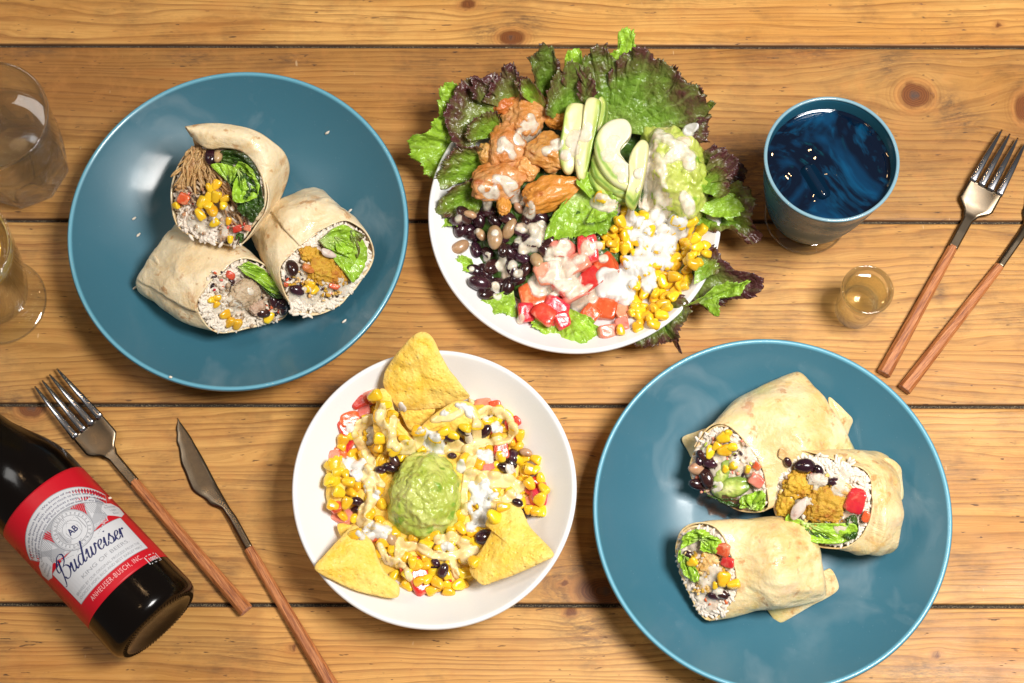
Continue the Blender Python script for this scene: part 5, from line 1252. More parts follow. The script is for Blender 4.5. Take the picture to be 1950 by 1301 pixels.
drape('cheese_sauce', M_CHEESE, CS([([(420, 350), (410, 400), (440, 450), (480, 520), (560, 520), (590, 490)], 30), ([(400, 380), (330, 420), (315, 490), (350, 540), (380, 590), (340, 640)], 29), ([(470, 400), (465, 460), (450, 510)], 26)], .86), 1.9, seed=24, namp=.3, label='cheese sauce line zigzagging over the upper left chips', cat='cheese sauce', group=CZ)
drape('cheese_sauce', M_CHEESE, CS([([(340, 640), (370, 680), (380, 740), (340, 790), (330, 840), (400, 860), (440, 880)], 33), ([(380, 640), (420, 680)], 26)], .86), 1.9, seed=25, namp=.3, label='cheese sauce line running down left of the guacamole', cat='cheese sauce', group=CZ)
drape('cheese_sauce', M_CHEESE, CS([([(800, 330), (830, 400), (825, 480), (810, 560), (790, 620), (770, 720), (775, 800)], 27), ([(820, 380), (900, 360), (960, 385), (990, 450), (960, 490), (880, 500), (790, 520), (690, 530), (620, 525)], 27), ([(640, 400), (700, 400), (760, 370)], 22)], .86), 1.9, seed=26, namp=.3, label='looping cheese sauce over the upper right of the nachos', cat='cheese sauce', group=CZ)
drape('cheese_sauce', M_CHEESE, CS([([(790, 640), (880, 640), (970, 660), (1010, 690), (960, 740), (900, 770)], 30), ([(830, 680), (900, 680), (960, 680)], 24)], .92), 1.9, seed=27, namp=.3, label='thick cheese sauce to the right of the guacamole', cat='cheese sauce', group=CZ)
drape('cheese_sauce', M_CHEESE, CS([([(500, 920), (490, 980), (520, 940), (580, 950), (640, 980), (700, 990), (780, 970), (820, 960)], 28), ([(410, 940), (440, 1000), (520, 1030), (540, 1080)], 22), ([(660, 920), (720, 900), (780, 940), (770, 1000)], 27), ([(720, 1000), (740, 1070)], 24)], .86), 1.9, seed=28, namp=.3, label='cheese sauce loops below the guacamole', cat='cheese sauce', group=CZ)
V, F = mound(poly([(600, 528), (680, 555), (735, 610), (762, 680), (755, 790), (710, 870), (640, 905), (540, 895), (470, 850), (440, 800), (445, 700), (480, 610), (540, 550)], 38, cn), 26, 27, 15, 2.6, 2.4, .10, 150, 60)
o = build('guacamole_scoop', V, F, M_GUAC); tag(o, 'round scoop of guacamole in the middle of the nacho bowl', 'guacamole', 'guacamole servings')
refresh()
# ================================================================== BURRITOS
def burrito(label, group, cf, rim, cz, normal, back, bz, bw, bh, mat, flat_end=.35, roll=0.0, seam=2.2, seed=0, name='burrito_half', turns=1.12, flare=0.0, K=1.0, wr=1.0, mid=1.08, pits=0.5, pow_=2.2):
    """rim: px outline of the cut face, on a plane through its centre at height cz; body runs back to px `back` at height bz"""
    n_ = Vector(normal).normalized(); cx = sum(p[0] for p in rim)/len(rim); cy_ = sum(p[1] for p in rim)/len(rim)
    C0 = G(*cf(cx, cy_), cz); P = [hitplane(*cf(*p), C0, n_) for p in rim]; P = resample(catmull(P, 120, True), 120)
    C0 = sum(P, Vector())/len(P); Bk = G(*cf(*back), bz); D = (Bk-C0); L = D.length; D.normalize()
    U = D.cross(Vector((0, 0, 1))); U = U.normalized() if U.length > .2 else Vector((1, 0, 0)); W_ = U.cross(D).normalized()
    ths = []; 
    for p in P: d = p-C0; ths.append((math.atan2(d.dot(W_), d.dot(U)), d.dot(D), math.hypot(d.dot(W_), d.dot(U))))
    ths.sort(); A = np.array(ths); A = np.vstack([A[-1]-np.array([2*pi, 0, 0]), A, A[0]+np.array([2*pi, 0, 0])])
    def rimat(a):
        a = (a+pi) % (2*pi)-pi; return np.interp(a, A[:, 0], A[:, 1]), np.interp(a, A[:, 0], A[:, 2])
    r = root(name, (C0.x, C0.y, 8), label, 'burrito', group)
    def surf(a, t, rad):
        dk, rr = rimat(a); s_ = t*t*(3-2*t); s2 = min(1, t/.5); s2 = s2*s2*(3-2*s2)
        rb = 1/math.sqrt((cos(a)/bw)**2+(sin(a)/bh)**2)
        R = rr*(1-s2)+rb*s2*1.0
        R *= 1+(mid-1)*sin(pi*min(1, t*1.3))
        end = max(0, (t-.55)/.45); fl = 1-(1-flat_end)*end**1.6; nw = 1-.10*end**3
        if t > .93: k_ = (t-.93)/.07; fl *= 1-.75*k_*k_; nw *= 1-.10*k_*k_
        pos = C0+D*(dk*(1-min(1, t*1.6))**1+(L)*t)+U*(cos(a)*R*nw*rad)+W_*(sin(a)*R*fl*rad)
        nn = (U*cos(a)+W_*sin(a))
        cr = noise.fractal(Vector((a*1.3, t*2.5, seed)), 1, 2, 3); f2 = noise.noise(Vector((a*3.2+t*3, t*1.6, seed+4))); f3 = abs(noise.noise(Vector((cos(a)*2.2+seed, sin(a)*2.2+t*1.2, t*3.4))))
        pos = pos+nn*(pits*(1.5*cr+1.2*f2+1.5*(.35-abs(noise.noise(Vector((cos(a)*3.1+t*.9, sin(a)*3.1, t*1.1+seed*2)))))*min(1, t*6)+1.7*(.4-abs(noise.noise(Vector((a*1.1+t*2.2, t*3.5-a*.4, seed+9)))))*min(1, t*4))*min(1, t*5+.25)-1.6*pits*f3*min(1, t*4)+ (end*1.3*sin(a*7+seed)*.6))
        if pos.z < 8.2: pos.z = 8.2-.15*(8.2-pos.z) if pos.z > -20 else 8.2
        return pos
    V = []; E_ = []; nt, na = 64, 150; a0 = roll
    for i in range(nt):
        t = i/(nt-1)
        for j in range(na):
            f = j/(na-1); a = a0+f*2*pi*turns; rad = 1.0+wr*(.075*f+.0*t)
            lipv = .9*noise.noise(Vector((a*2.3, seed, 1)))*(1 if i == 0 else 0)
            V.append(tuple(surf(a, t, rad)-D*lipv-D*((flare*f) if i == 0 else flare*f*(1-t))))
    F = gridfaces(nt, na)
    o = build('tortilla_wrap', V, F, mat, r, True); solid(o, .85, 0)
    # closed back
    V = [tuple(surf(2*pi*j/80, .985, .97)) for j in range(80)]; F = []; capfan(V, F, 0, 80, True)
    o2 = build('folded_end', V, F, mat, r, True); solid(o2, 1.2)
    # packed filling: bumpy plug a little inside the cut
    V = []; K_ = 22
    for k in range(K_+1):
        u = k/K_
        for j in range(100):
            a = 2*pi*j/100; dk, rr = rimat(a); q_ = C0+(D*dk+U*(cos(a)*rr)+W_*(sin(a)*rr))*(u*.965)
            q_ = q_+D*1.6-n_*(1.9*noise.fractal(q_*.22+Vector((seed, 0, 0)), 1, 2, 3)*(1 if u < .95 else .3)) - n_*(1.2*(u**6))
            V.append(tuple(q_))
    for j in range(100): V.append(tuple(Vector(V[K_*100+j])+D*8))
    F = gridfaces(K_+2, 100, True)
    fi = build('rice_filling', V, F, M_RICEP, r, True); fi['kind'] = 'stuff'
    return dict(root=r, C0=C0, n=n_, D=D, U=U, W=W_, rimat=rimat, cf=cf, P=P, seed=seed, mat=mat)
def onface(b, x, y, lift=0.0):
    return hitplane(*b['cf'](x, y), b['C0']+b['n']*lift, b['n'])
def rice(b, count, lo=.70, hi=.99, arcs=None, lift=.6, mat=None, extra=None):
    """loose grains packed round the rim of the cut, one mesh"""
    rg = random.Random(b['seed']+50); GV, GF = grain(0); V = []; F = []
    pts = []
    for k in range(int(count*2.0)):
        a0, a1 = (arcs[k % len(arcs)] if arcs else (0, 2*pi)); pts.append((rg.uniform(a0, a1), rg.uniform(lo, hi)))
    P = b['P']; c_ = b['C0']
    for f, u in pts:
        i = int(f/(2*pi)*len(P)) % len(P); q_ = c_.lerp(P[i], u)+b['n']*(lift-.7+rg.uniform(-.6, .6)) + b['D']*0
        R = along(b['n'], rg.uniform(0, 6.3)) @ rotm(rg.gauss(0, .25), rg.gauss(0, .25), 0); o = len(V)
        V += [tuple((R @ (Vector(g_)*1000*rg.uniform(.68, .92)))+q_) for g_ in GV]; F += [tuple(i_+o for i_ in f_) for f_ in GF]
    if extra:
        for (x, y, rr, cnt) in extra:
            for k in range(cnt):
                q_ = onface(b, x+rg.gauss(0, rr*.5), y+rg.gauss(0, rr*.5), lift-.5+rg.uniform(-.5, .9)); R = along(b['n'], rg.uniform(0, 6.3)) @ rotm(rg.gauss(0, .25), rg.gauss(0, .25), 0); o = len(V)
                V += [tuple((R @ (Vector(g_)*1000*rg.uniform(.68, .92)))+q_) for g_ in GV]; F += [tuple(i_+o for i_ in f_) for f_ in GF]
    o = build('rice_grains', V, F, mat or M_RICE, b['root'], True); o['kind'] = 'stuff'; return o
def bits(b, pts, n, mats, lift=1.2, seed=0):
    """small chopped scraps pressed between the larger pieces, one part per kind"""
    rg = random.Random(b['seed']*7+seed)
    for mi, (m_, nm) in enumerate(mats):
        V = []; F = []
        for k in range(n):
            x, y, r_ = pts[rg.randrange(len(pts))]; a = rg.uniform(0, 6.28); d_ = r_*math.sqrt(rg.random()); q_ = onface(b, x+d_*cos(a), y+d_*sin(a), lift+rg.uniform(-.6, 1.0))
            v, f = chunk((rg.uniform(.9, 2.4), rg.uniform(.8, 1.8), rg.uniform(.7, 1.4)), 7, 7, rg.randrange(999), .25, 2.5, 2); o = len(V)
            V += xform(v, q_, along(b['n'], rg.uniform(0, 6)) @ rotm(rg.gauss(0, .4), rg.gauss(0, .4), 0)); F += [tuple(i+o for i in ff) for ff in f]
        o = build(nm, V, F, m_, b['root']); o['kind'] = 'stuff'
def fill(b, name, me_or_kind, lst, scale=1.0, lift=1.8, tip=.35):
    rg = random.Random(b['seed']+len(lst))
    if name == 'corn_kernel': scale *= .86; lift -= .5
    for k, (x, y, a, *s_) in enumerate(lst):
        ms = me_or_kind; q_ = onface(b, x, y, lift); R = along(b['n'], -a) @ rotm(rg.gauss(0, tip), rg.gauss(0, tip), 0)
        put(name, ms[k % len(ms)], q_, R, b['root'], scale*(s_[0] if s_ else 1))
def lump(b, name, x, y, w_, h_, d_, rz, mat, seed, lift=1.0, amp=.16, fr=3.0, planes=10, sharp=6, box=False, sub_=5, s=None):
    k = 1/(b['s']*3.1); V, F = chunk((w_*k, h_*k, d_*k), planes, sharp, seed, amp, fr, sub_, box)
    R = along(b['n'], -rz); q_ = onface(b, x, y, lift); return build(name, xform(V, q_, R), F, mat, b['root'])
def facefan(b, name, mat, base, outl, z0, z1, seed, ruffle=2.2, ns=80, nu=24, serr=.8):
    """crumpled leaf lying in the cut, heights measured from the cut plane"""
    B = onface(b, *base, z0); O = [onface(b, *p, z1) for p in outl]; O = resample(catmull(O, ns, False), ns, False); V = []; E_ = []; VN = []; sd = Vector((seed*5.1, seed, 0))
    for i in range(nu):
        u = i/(nu-1)
        for j, p in enumerate(O):
            q_ = B.lerp(p, u); f = j/ns
            q_ = q_+b['n']*(ruffle*(1.2*noise.fractal(Vector((f*7, u*2.2, 0))+sd, 1, 2, 3)+.7*noise.noise(Vector((f*19, u*3, 2))+sd)*u+1.1*(.5-abs(noise.noise(Vector((f*4, u*1.2, 7))+sd)))))
            q_ = q_+(p-B).normalized()*(serr*noise.noise(Vector((f*34, 0, 4))+sd)*u**4); V.append(tuple(q_)); E_.append(u*.8); VN.append(.5 if (f*8) % 1 < .06 else 0)
    o = build(name, V, gridfaces(nu, ns), mat, b['root'], True, dict(edge=E_, vein=VN)); solid(o, .5); return o
def strands(b, x0, y0, x1, y1, wid, n, mat, seed, name='shredded_meat', r0=.9, lift=2.0, curl=2.5):
    """pulled meat: many short fibres in one part"""
    rg = random.Random(seed); V = []; F = []
    A = onface(b, x0, y0, lift); B = onface(b, x1, y1, lift); d = B-A; L = d.length; d.normalize(); s_ = d.cross(b['n']).normalized(); k = 1/(b['s']*3.1)
    for i in range(n):
        off = rg.uniform(-1, 1)*wid*k; st = rg.uniform(0, .7)*L; ln = rg.uniform(.2, .42)*L; P = []
        ph = rg.uniform(0, 6); z = rg.uniform(-3.0, .8); tw = rg.gauss(0, .25)
        for q_ in range(9):
            f = q_/8; P.append(A+d*(st+ln*f)+s_*(off+tw*ln*f+curl*.5*sin(ph+f*4))+b['n']*(z+curl*.5*sin(ph*2+f*3)))
        r_ = rg.uniform(.5, 1.1)*r0; v, f_ = tube(P, [r_*(.35+.65*sin(pi*min(1, max(0, q_/8*.96+.02)))**.5) for q_ in range(9)], 6); o = len(V); V += v; F += [tuple(i_+o for i_ in ff) for ff in f_]
    o = build(name, V, F, mat, b['root']); o['kind'] = 'stuff'; return o
def flap(b, l, z, th=1.3, mat=None, amp=.8, seed=0, n=20, dome=0, name='tortilla_flap'):
    P = [G(*b['cf'](*p), z[i] if isinstance(z, (list, tuple)) else z) for i, p in enumerate(l)]
    V, F, E_ = pillow(P, th, n, 16, (lambda p, u: p+Vector((0, 0, dome*(1-u*u)))), 120, amp, .06, seed, True)
    return build(name, V, F, mat or b['mat'], b['root'])
def face_blob(b, pts, th, mat, name, seed=0):
    P = [onface(b, x, y, 1.2) for x, y in pts]; V, F, E_ = pillow(P, th, 3, 12, None, 70, 1.2, .22, seed, True); return build(name, V, F, mat, b['root'], True, dict(edge=E_))

BM = None
c3_ = crop(240, 220, 3.0265); c4_ = crop(1270, 700, 2.6021)
GL, GR = 'burrito halves on the upper left teal plate', 'burrito halves on the lower right teal plate'
# ---- lower left one of the left plate
b2 = burrito('burrito half with pale minced filling lying at the lower left of its plate', GL, c3_, [(630, 850), (700, 835), (790, 870), (850, 930), (900, 1020), (935, 1095), (905, 1165), (820, 1195), (700, 1225), (560, 1250), (480, 1220), (430, 1150), (415, 1080), (460, 1000), (540, 920)], 36, (.42, -.46, .78), (170, 800), 21, 27, 17, M_TORT, .42, 1.9, seed=2)
b2['s'] = 3.0265
rice(b2, 240, .66, .955, None, .0, extra=[(520, 950, 40, 30), (470, 1090, 40, 40), (540, 1190, 40, 30)])
lump(b2, 'minced_filling', 680, 1040, 130, 110, 50, .1, M_TUNA, 3, 1.5, .22, 3.2)
lump(b2, 'minced_filling', 760, 1110, 70, 60, 34, .1, M_TUNA, 5, 2.0, .22, 3.2)
bits(b2, [(560, 1060, 60), (620, 1130, 70), (740, 1160, 60), (850, 1120, 60), (560, 960, 50), (800, 1040, 40)], 40, [(M_TUNA, 'minced_scraps'), (M_RICEP, 'rice_scraps')]); bits(b2, [(560, 950, 70), (860, 1100, 50)], 12, [(M_TOM, 'tomato_scraps'), (M_BEAN, 'bean_scraps')])
facefan(b2, 'lettuce_strip', M_LG, (640, 870), [(700, 840), (780, 880), (840, 940), (885, 1030), (840, 1020), (760, 960), (690, 920)], 2, 4, 3, 2.0)
facefan(b2, 'lettuce_strip', M_LD, (760, 960), [(860, 1000), (900, 1050), (850, 1050), (800, 1010)], 2, 3.5, 6, 1.6, 40, 14)
fill(b2, 'black_bean', BEANS, [(890, 1085, .4, 1.05), (850, 1075, 1.2, .8), (785, 1140, .1, .95), (910, 1110, 1.6, .8)])
fill(b2, 'corn_kernel', KERN, [(570, 1148, 1.2, 1.0), (600, 1195, .3, 1.05), (640, 1205, .1, 1.0), (525, 1050, 1.5, .8), (490, 1065, 1.2, .8), (520, 1090, .4, .7), (820, 1165, .3, 1.1)], 1, 2.0)
lump(b2, 'tomato_piece', 600, 920, 36, 30, 20, .4, M_TOM, 8, 1.5, .06, 2, 6, 12, True, 4)
lump(b2, 'tomato_piece', 548, 948, 14, 12, 9, .4, M_TOM, 9, 1.5, .06, 2, 6, 12, True, 3)
lump(b2, 'tomato_piece', 510, 1005, 10, 10, 8, .4, M_TOM, 10, 1.5, .06, 2, 6, 12, True, 3)
# ---- right one of the left plate
b3 = burrito('burrito half at the right of its plate with yellow crumbled filling and pale lettuce', GL, c3_, [(1180, 640), (1250, 618), (1310, 640), (1375, 690), (1415, 790), (1400, 870), (1345, 960), (1270, 1050), (1180, 1120), (1060, 1148), (980, 1110), (930, 1040), (898, 950), (893, 880), (920, 830), (990, 770), (1090, 690)], 42, (.40, -.42, .81), (905, 545), 26, 27, 22, M_TORT, .5, 1.2, seed=3)
b3['s'] = 3.0265
rice(b3, 260, .74, .955, None, .0, extra=[(1000, 1090, 60, 60), (930, 930, 30, 20)])
lump(b3, 'crumbled_filling', 1130, 890, 140, 120, 54, .3, M_CURRY, 13, 1.2, .25, 3.6)
lump(b3, 'crumbled_filling', 1210, 930, 90, 80, 44, .3, M_CURRY, 14, 2.0, .25, 3.6)
lump(b3, 'crumbled_filling', 1060, 800, 80, 60, 40, .3, M_CURRY, 15, 2.0, .25, 3.6)
lump(b3, 'almond_piece', 1168, 795, 62, 30, 16, .35, M_ALM, 2, 7.5, .04, 2, 8, 5)
lump(b3, 'crisp_piece', 1045, 880, 46, 30, 16, .5, M_CHK2, 21, 6.0, .1, 2, 9, 8)
bits(b3, [(1040, 900, 70), (1000, 960, 60), (1110, 1000, 80), (1200, 1000, 60), (1220, 900, 60), (1060, 820, 50)], 40, [(M_CURRY, 'yellow_crumbs'), (M_EGG, 'orange_crumbs'), (M_RICEP, 'rice_scraps')], 2.2); bits(b3, [(960, 960, 60), (1180, 1000, 60)], 10, [(M_TOM, 'tomato_scraps'), (M_BEAN, 'bean_scraps')])
facefan(b3, 'lettuce_strip', M_LG, (1110, 720), [(1190, 650), (1260, 630), (1340, 690), (1390, 780), (1370, 880), (1300, 960), (1290, 900), (1300, 830), (1220, 790), (1150, 760)], 1.5, 4.5, 13, 2.4, 100)
facefan(b3, 'lettuce_strip', M_LR, (1290, 660), [(1320, 660), (1370, 690), (1350, 720), (1345, 780), (1330, 820), (1300, 740)], 4, 5, 16, 1.6, 50, 14)
facefan(b3, 'lettuce_strip', M_LG, (1200, 700), [(1250, 690), (1310, 740), (1310, 780), (1260, 800), (1210, 780)], 4, 6, 18, 1.8, 60, 16)
fill(b3, 'black_bean', BEANS, [(955, 880, 1.3, 1.15), (985, 1010, .3, .95), (1145, 832, .9, .6)], 1, 2.4)
fill(b3, 'corn_kernel', KERN, [(1060, 985, .3, 1.0), (1085, 1010, .8, .9), (1035, 1000, 1.2, .8)], 1, 3.2)
lump(b3, 'tomato_piece', 1200, 985, 50, 20, 14, .2, M_TOM, 28, 5, .08, 2, 6, 12, True, 4)
flap(b3, [(840, 550), (900, 500), (1035, 452), (1010, 520), (960, 620), (930, 650), (870, 690), (780, 785), (735, 740), (740, 660)], [30, 34, 46, 50, 50, 46, 42, 36, 24, 22], seed=4, dome=3)
flap(b3, [(930, 600), (950, 580), (945, 640), (905, 700), (800, 790), (775, 785), (860, 700)], [48, 50, 48, 44, 38, 37, 43], seed=5, dome=1)
flap(b3, [(890, 720), (940, 700), (960, 760), (925, 800), (900, 870), (870, 830), (835, 800), (870, 780)], [50, 50, 50, 48, 46, 46, 46, 48], seed=6, dome=1, amp=1.2)
# ---- top one of the left plate, standing
b1 = burrito('burrito half standing at the top of its plate with shredded meat, corn and dark lettuce', GL, c3_, [(400, 185), (500, 175), (620, 190), (710, 240), (770, 330), (800, 440), (790, 540), (740, 620), (650, 735), (540, 725), (430, 700), (330, 660), (288, 590), (270, 480), (275, 390), (310, 290), (355, 220)], 64, (-.22, -.30, .93), (690, 320), 11, 27, 25, M_TORT, .8, .3, seed=5, turns=1.02, mid=1.02, wr=.9)
b1['s'] = 3.0265
rice(b1, 260, .6, .955, [(0, 2*pi)], .0, extra=[(360, 600, 50, 60), (400, 640, 60, 60), (480, 690, 60, 50), (620, 700, 40, 30)])
lump(b1, 'meat_clump', 390, 360, 110, 110, 44, .1, M_MEAT, 31, 1.0, .2, 3.2)
lump(b1, 'meat_clump', 400, 270, 90, 120, 50, .3, M_MEAT, 33, 2.0, .25, 3.4)
lump(b1, 'meat_clump', 330, 400, 60, 60, 40, .3, M_MEAT, 34, 2.0, .25, 3.4)
strands(b1, 430, 190, 330, 420, 60, 110, M_MEAT, 3, lift=5.5, curl=1.4)
strands(b1, 420, 200, 480, 400, 50, 90, M_MEAT, 4, lift=5, curl=1.4)
strands(b1, 520, 360, 700, 620, 60, 80, M_MEAT, 5, lift=3, curl=1.4)
strands(b1, 290, 400, 420, 440, 40, 26, M_TUNA, 6, lift=4.5)
bits(b1, [(400, 460, 80), (360, 540, 60), (450, 600, 80), (560, 660, 70), (620, 600, 60), (540, 440, 60), (340, 400, 50)], 46, [(M_MEAT, 'meat_scraps'), (M_TUNA, 'pale_meat_scraps'), (M_RICEP, 'rice_scraps')], 2.0); bits(b1, [(640, 660, 60), (360, 500, 60)], 12, [(M_TOM, 'tomato_scraps')])
facefan(b1, 'lettuce_bunch', M_LD, (560, 260), [(520, 220), (600, 200), (700, 230), (760, 320), (790, 450), (780, 560), (730, 620), (690, 560), (640, 470), (610, 400), (590, 330)], 1.5, 4, 23, 4.0, 120, 34)
facefan(b1, 'lettuce_bunch', M_LG, (660, 320), [(600, 380), (640, 280), (700, 280), (740, 330), (770, 400), (760, 470), (700, 500), (640, 500), (610, 430)], 2.0, 6, 24, 4.2, 120, 34)
facefan(b1, 'lettuce_bunch', M_LD, (690, 470), [(740, 420), (780, 470), (770, 560), (720, 600), (660, 560), (640, 510)], 3.0, 5.5, 26, 3.4, 80, 24)
facefan(b1, 'lettuce_rib', M_LG, (600, 395), [(500, 300), (490, 285), (540, 275), (600, 290), (640, 310), (620, 360)], 5, 9, 25, 1.0, 50, 16)
fill(b1, 'black_bean', BEANS, [(485, 240, 1.2, 1.3)], 1, 5); fill(b1, 'pinto_bean', TANS, [(525, 235, 1.3, .8)], 1, 5)
fill(b1, 'corn_kernel', KERN, [(435, 500, .3, 1.1), (425, 570, 2.6, 1.15), (500, 550, .2, 1.15), (510, 620, 1.0, 1.05), (490, 420, .1, 1.3), (520, 400, .6, 1.0), (520, 470, .4, 1.1), (570, 480, 1.4, .9), (480, 470, .9, 1.0), (590, 610, .3, .8), (560, 520, .5, 1.0), (470, 520, 1.9, 1.0), (285, 520, 1.5, .8), (600, 715, .1, .7)], 1, 4.5)
lump(b1, 'tomato_piece', 330, 480, 46, 46, 24, .5, M_TOM, 41, 5.5, .05, 2, 6, 14, True, 4)
lump(b1, 'tomato_piece', 640, 655, 44, 26, 16, -.3, M_TOM, 42, 4, .06, 2, 6, 12, True, 4); lump(b1, 'tomato_piece', 700, 650, 30, 24, 14, .3, M_TOM, 43, 4, .06, 2, 6, 12, True, 4)
facefan(b1, 'lettuce_scrap', M_LD, (655, 690), [(635, 720), (640, 680), (680, 685), (675, 720), (655, 740)], 2, 3, 27, 1, 30, 10)
face_blob(b1, [(560, 650), (590, 650), (590, 690), (560, 700), (540, 680)], 3, M_MEAT, 'meat_scrap', 3)
# open tortilla layer curling over the top and right
def sheet(b, inner, outer, zi, zo, name='tortilla_flap', thick=1.3, bulge=3.0, mat=None, seed=0, mid_=None):
    A = catmull([G(*b['cf'](*p), z) for p, z in zip(inner, zi)], 90, False); B = catmull([G(*b['cf'](*p), z) for p, z in zip(outer, zo)], 90, False)
    A = resample(A, 90, False); B = resample(B, 90, False); V = []; m = 26
    for i in range(m):
        u = i/(m-1)
        for j in range(90):
            q_ = A[j].lerp(B[j], u); q_ = q_+Vector((0, 0, bulge*sin(pi*u)))+Vector((0, 0, .9*noise.fractal(Vector((j*.06, u*2, seed)), 1, 2, 3))); V.append(tuple(q_))
    o = build(name, V, gridfaces(m, 90), mat or b['mat'], b['root']); solid(o, thick); return o
sheet(b1, [(390, 130), (470, 190), (560, 185), (650, 200), (720, 250), (775, 340), (800, 450), (790, 540), (745, 615), (690, 700)], [(340, 70), (470, 50), (590, 55), (740, 90), (850, 160), (915, 225), (937, 325), (885, 480), (800, 610), (690, 722)], [80, 80, 80, 79, 77, 74, 70, 66, 62, 56], [84, 84, 83, 80, 74, 66, 54, 42, 40, 46], bulge=5, seed=2)
sheet(b1, [(375, 120), (470, 130), (560, 150), (650, 175), (730, 215)], [(340, 68), (420, 62), (500, 52), (600, 70), (700, 100)], [76, 76, 76, 77, 77], [84.5, 84.5, 84.5, 83.5, 82.5], bulge=2.0, seed=3)
sheet(b1, [(400, 190), (480, 175), (580, 175), (680, 200), (750, 260)], [(385, 130), (480, 150), (590, 158), (690, 185), (760, 250)], [66, 67, 68, 68, 68], [80, 79, 79, 78, 77], bulge=0, seed=4)
sheet(b1, [(735, 580), (745, 550), (770, 540), (785, 560)], [(730, 600), (760, 600), (790, 560), (795, 545)], [66, 68, 69, 68], [64, 64, 64, 64], bulge=4, seed=8)
# ---- right plate
b4 = burrito('burrito half with corn, beans and avocado at the top of its plate', GR, c4_, [(290, 295), (340, 325), (430, 430), (475, 520), (490, 600), (490, 690), (430, 710), (350, 700), (260, 655), (180, 610), (130, 560), (115, 500), (135, 420), (175, 350), (230, 300)], 36, (-.42, -.42, .80), (800, 222), 24, 31, 22, M_TORT2, .55, 2.6, seed=7, mid=1.05)
b4['s'] = 2.6021
rice(b4, 230, .7, .955, None, .0, extra=[(380, 440, 60, 70), (400, 480, 40, 30), (210, 350, 40, 30)])
bits(b4, [(230, 420, 70), (200, 500, 60), (300, 470, 80), (380, 520, 60), (350, 420, 60), (180, 570, 50)], 34, [(M_RICEP, 'rice_scraps'), (M_TUNA, 'minced_scraps'), (M_GUAC, 'avocado_scraps'), (M_TOMP, 'tomato_scraps'), (M_BEAN, 'bean_scraps')], 1.4)
fill(b4, 'corn_kernel', KERN, [(277, 348, 1.4, 1.15), (215, 420, .4, 1.2), (285, 412, 1.6, 1.15), (323, 395, 1.5, 1.0), (327, 487, 1.2, 1.0), (245, 390, .9, .9), (290, 505, .5, .7), (400, 505, .5, .7), (300, 330, .8, .8)], 1, 4)
fill(b4, 'black_bean', BEANS, [(215, 475, .2, 1.0), (195, 550, 1.1, 1.25), (180, 440, .7, .9), (150, 580, .5, .9), (160, 460, 1.5, .8)], 1, 3); fill(b4, 'pinto_bean', TANS, [(150, 505, .5, 1.0)], 1, 3)
V_ = face_blob(b4, [(240, 570), (320, 540), (390, 550), (410, 600), (350, 640), (270, 650), (225, 620)], 8, M_AVO, 'avocado_piece', 4)
face_blob(b4, [(230, 560), (260, 480), (300, 450), (330, 470), (310, 540), (260, 600)], 6, M_AVO, 'avocado_piece', 5)
lump(b4, 'tomato_piece', 440, 560, 50, 44, 20, .6, M_TOMP, 51, 3, .08, 2, 6, 12, True, 4); lump(b4, 'tomato_piece', 445, 490, 28, 26, 14, .6, M_TOM, 52, 3, .08, 2, 6, 12, True, 4)
lump(b4, 'minced_filling', 285, 500, 120, 110, 30, .1, M_RICEP, 53, 0, .2, 3)
facefan(b4, 'lettuce_strip', M_LG, (420, 700), [(360, 695), (370, 640), (430, 620), (480, 610), (490, 670), (470, 710)], 2, 4, 33, 2.2, 60, 18)
facefan(b4, 'lettuce_strip', M_LD, (260, 650), [(200, 630), (260, 660), (340, 690), (360, 660), (300, 640)], 1, 2, 34, 1.6, 50, 14)
flap(b4, [(75, 350), (140, 320), (205, 303), (190, 350), (150, 400), (125, 450), (100, 410)], [16, 20, 24, 24, 20, 16, 14], seed=9)
b6 = burrito('burrito half at the lower left of its plate with a leafy green cut', GR, c4_, [(62, 835), (110, 795), (180, 785), (245, 810), (290, 870), (320, 950), (340, 1030), (345, 1090), (330, 1150), (280, 1200), (215, 1245), (165, 1220), (110, 1120), (70, 1030), (48, 930)], 34, (-.42, -.34, .84), (755, 945), 25, 25, 21, M_TORT2, .5, 2.9, seed=9, mid=1.02)
b6['s'] = 2.6021
rice(b6, 200, .74, .955, None, .0, extra=[(200, 1170, 40, 40), (300, 1130, 30, 20), (260, 1190, 40, 30)])
lump(b6, 'orange_filling', 215, 980, 90, 90, 40, .4, M_EGG, 61, .5, .25, 3.2); lump(b6, 'orange_filling', 195, 1080, 60, 50, 26, .4, M_EGG, 62, 1, .25, 3.2)
bits(b6, [(180, 960, 60), (220, 1040, 70), (170, 1090, 40), (270, 1000, 40), (120, 950, 40)], 34, [(M_EGG, 'orange_crumbs'), (M_CURRY, 'yellow_crumbs'), (M_RICEP, 'rice_scraps')], 2.0); bits(b6, [(280, 950, 40), (250, 1130, 60)], 10, [(M_TOM, 'tomato_scraps'), (M_BEAN, 'bean_scraps')])
facefan(b6, 'lettuce_strip', M_LG, (170, 850), [(70, 900), (80, 840), (150, 800), (220, 830), (270, 860), (240, 920), (170, 900)], 1.5, 4.0, 43, 2.8, 90, 24)
facefan(b6, 'lettuce_strip', M_LG, (90, 930), [(60, 900), (60, 960), (100, 1040), (150, 1060), (160, 1020), (110, 940)], 1.5, 3, 44, 2.2, 60, 18)
lump(b6, 'tomato_piece', 275, 905, 46, 44, 20, .3, M_TOM, 63, 4, .07, 2, 6, 12, True, 4); lump(b6, 'tomato_piece', 300, 965, 42, 32, 18, .2, M_TOM, 64, 3.5, .07, 2, 6, 12, True, 4)
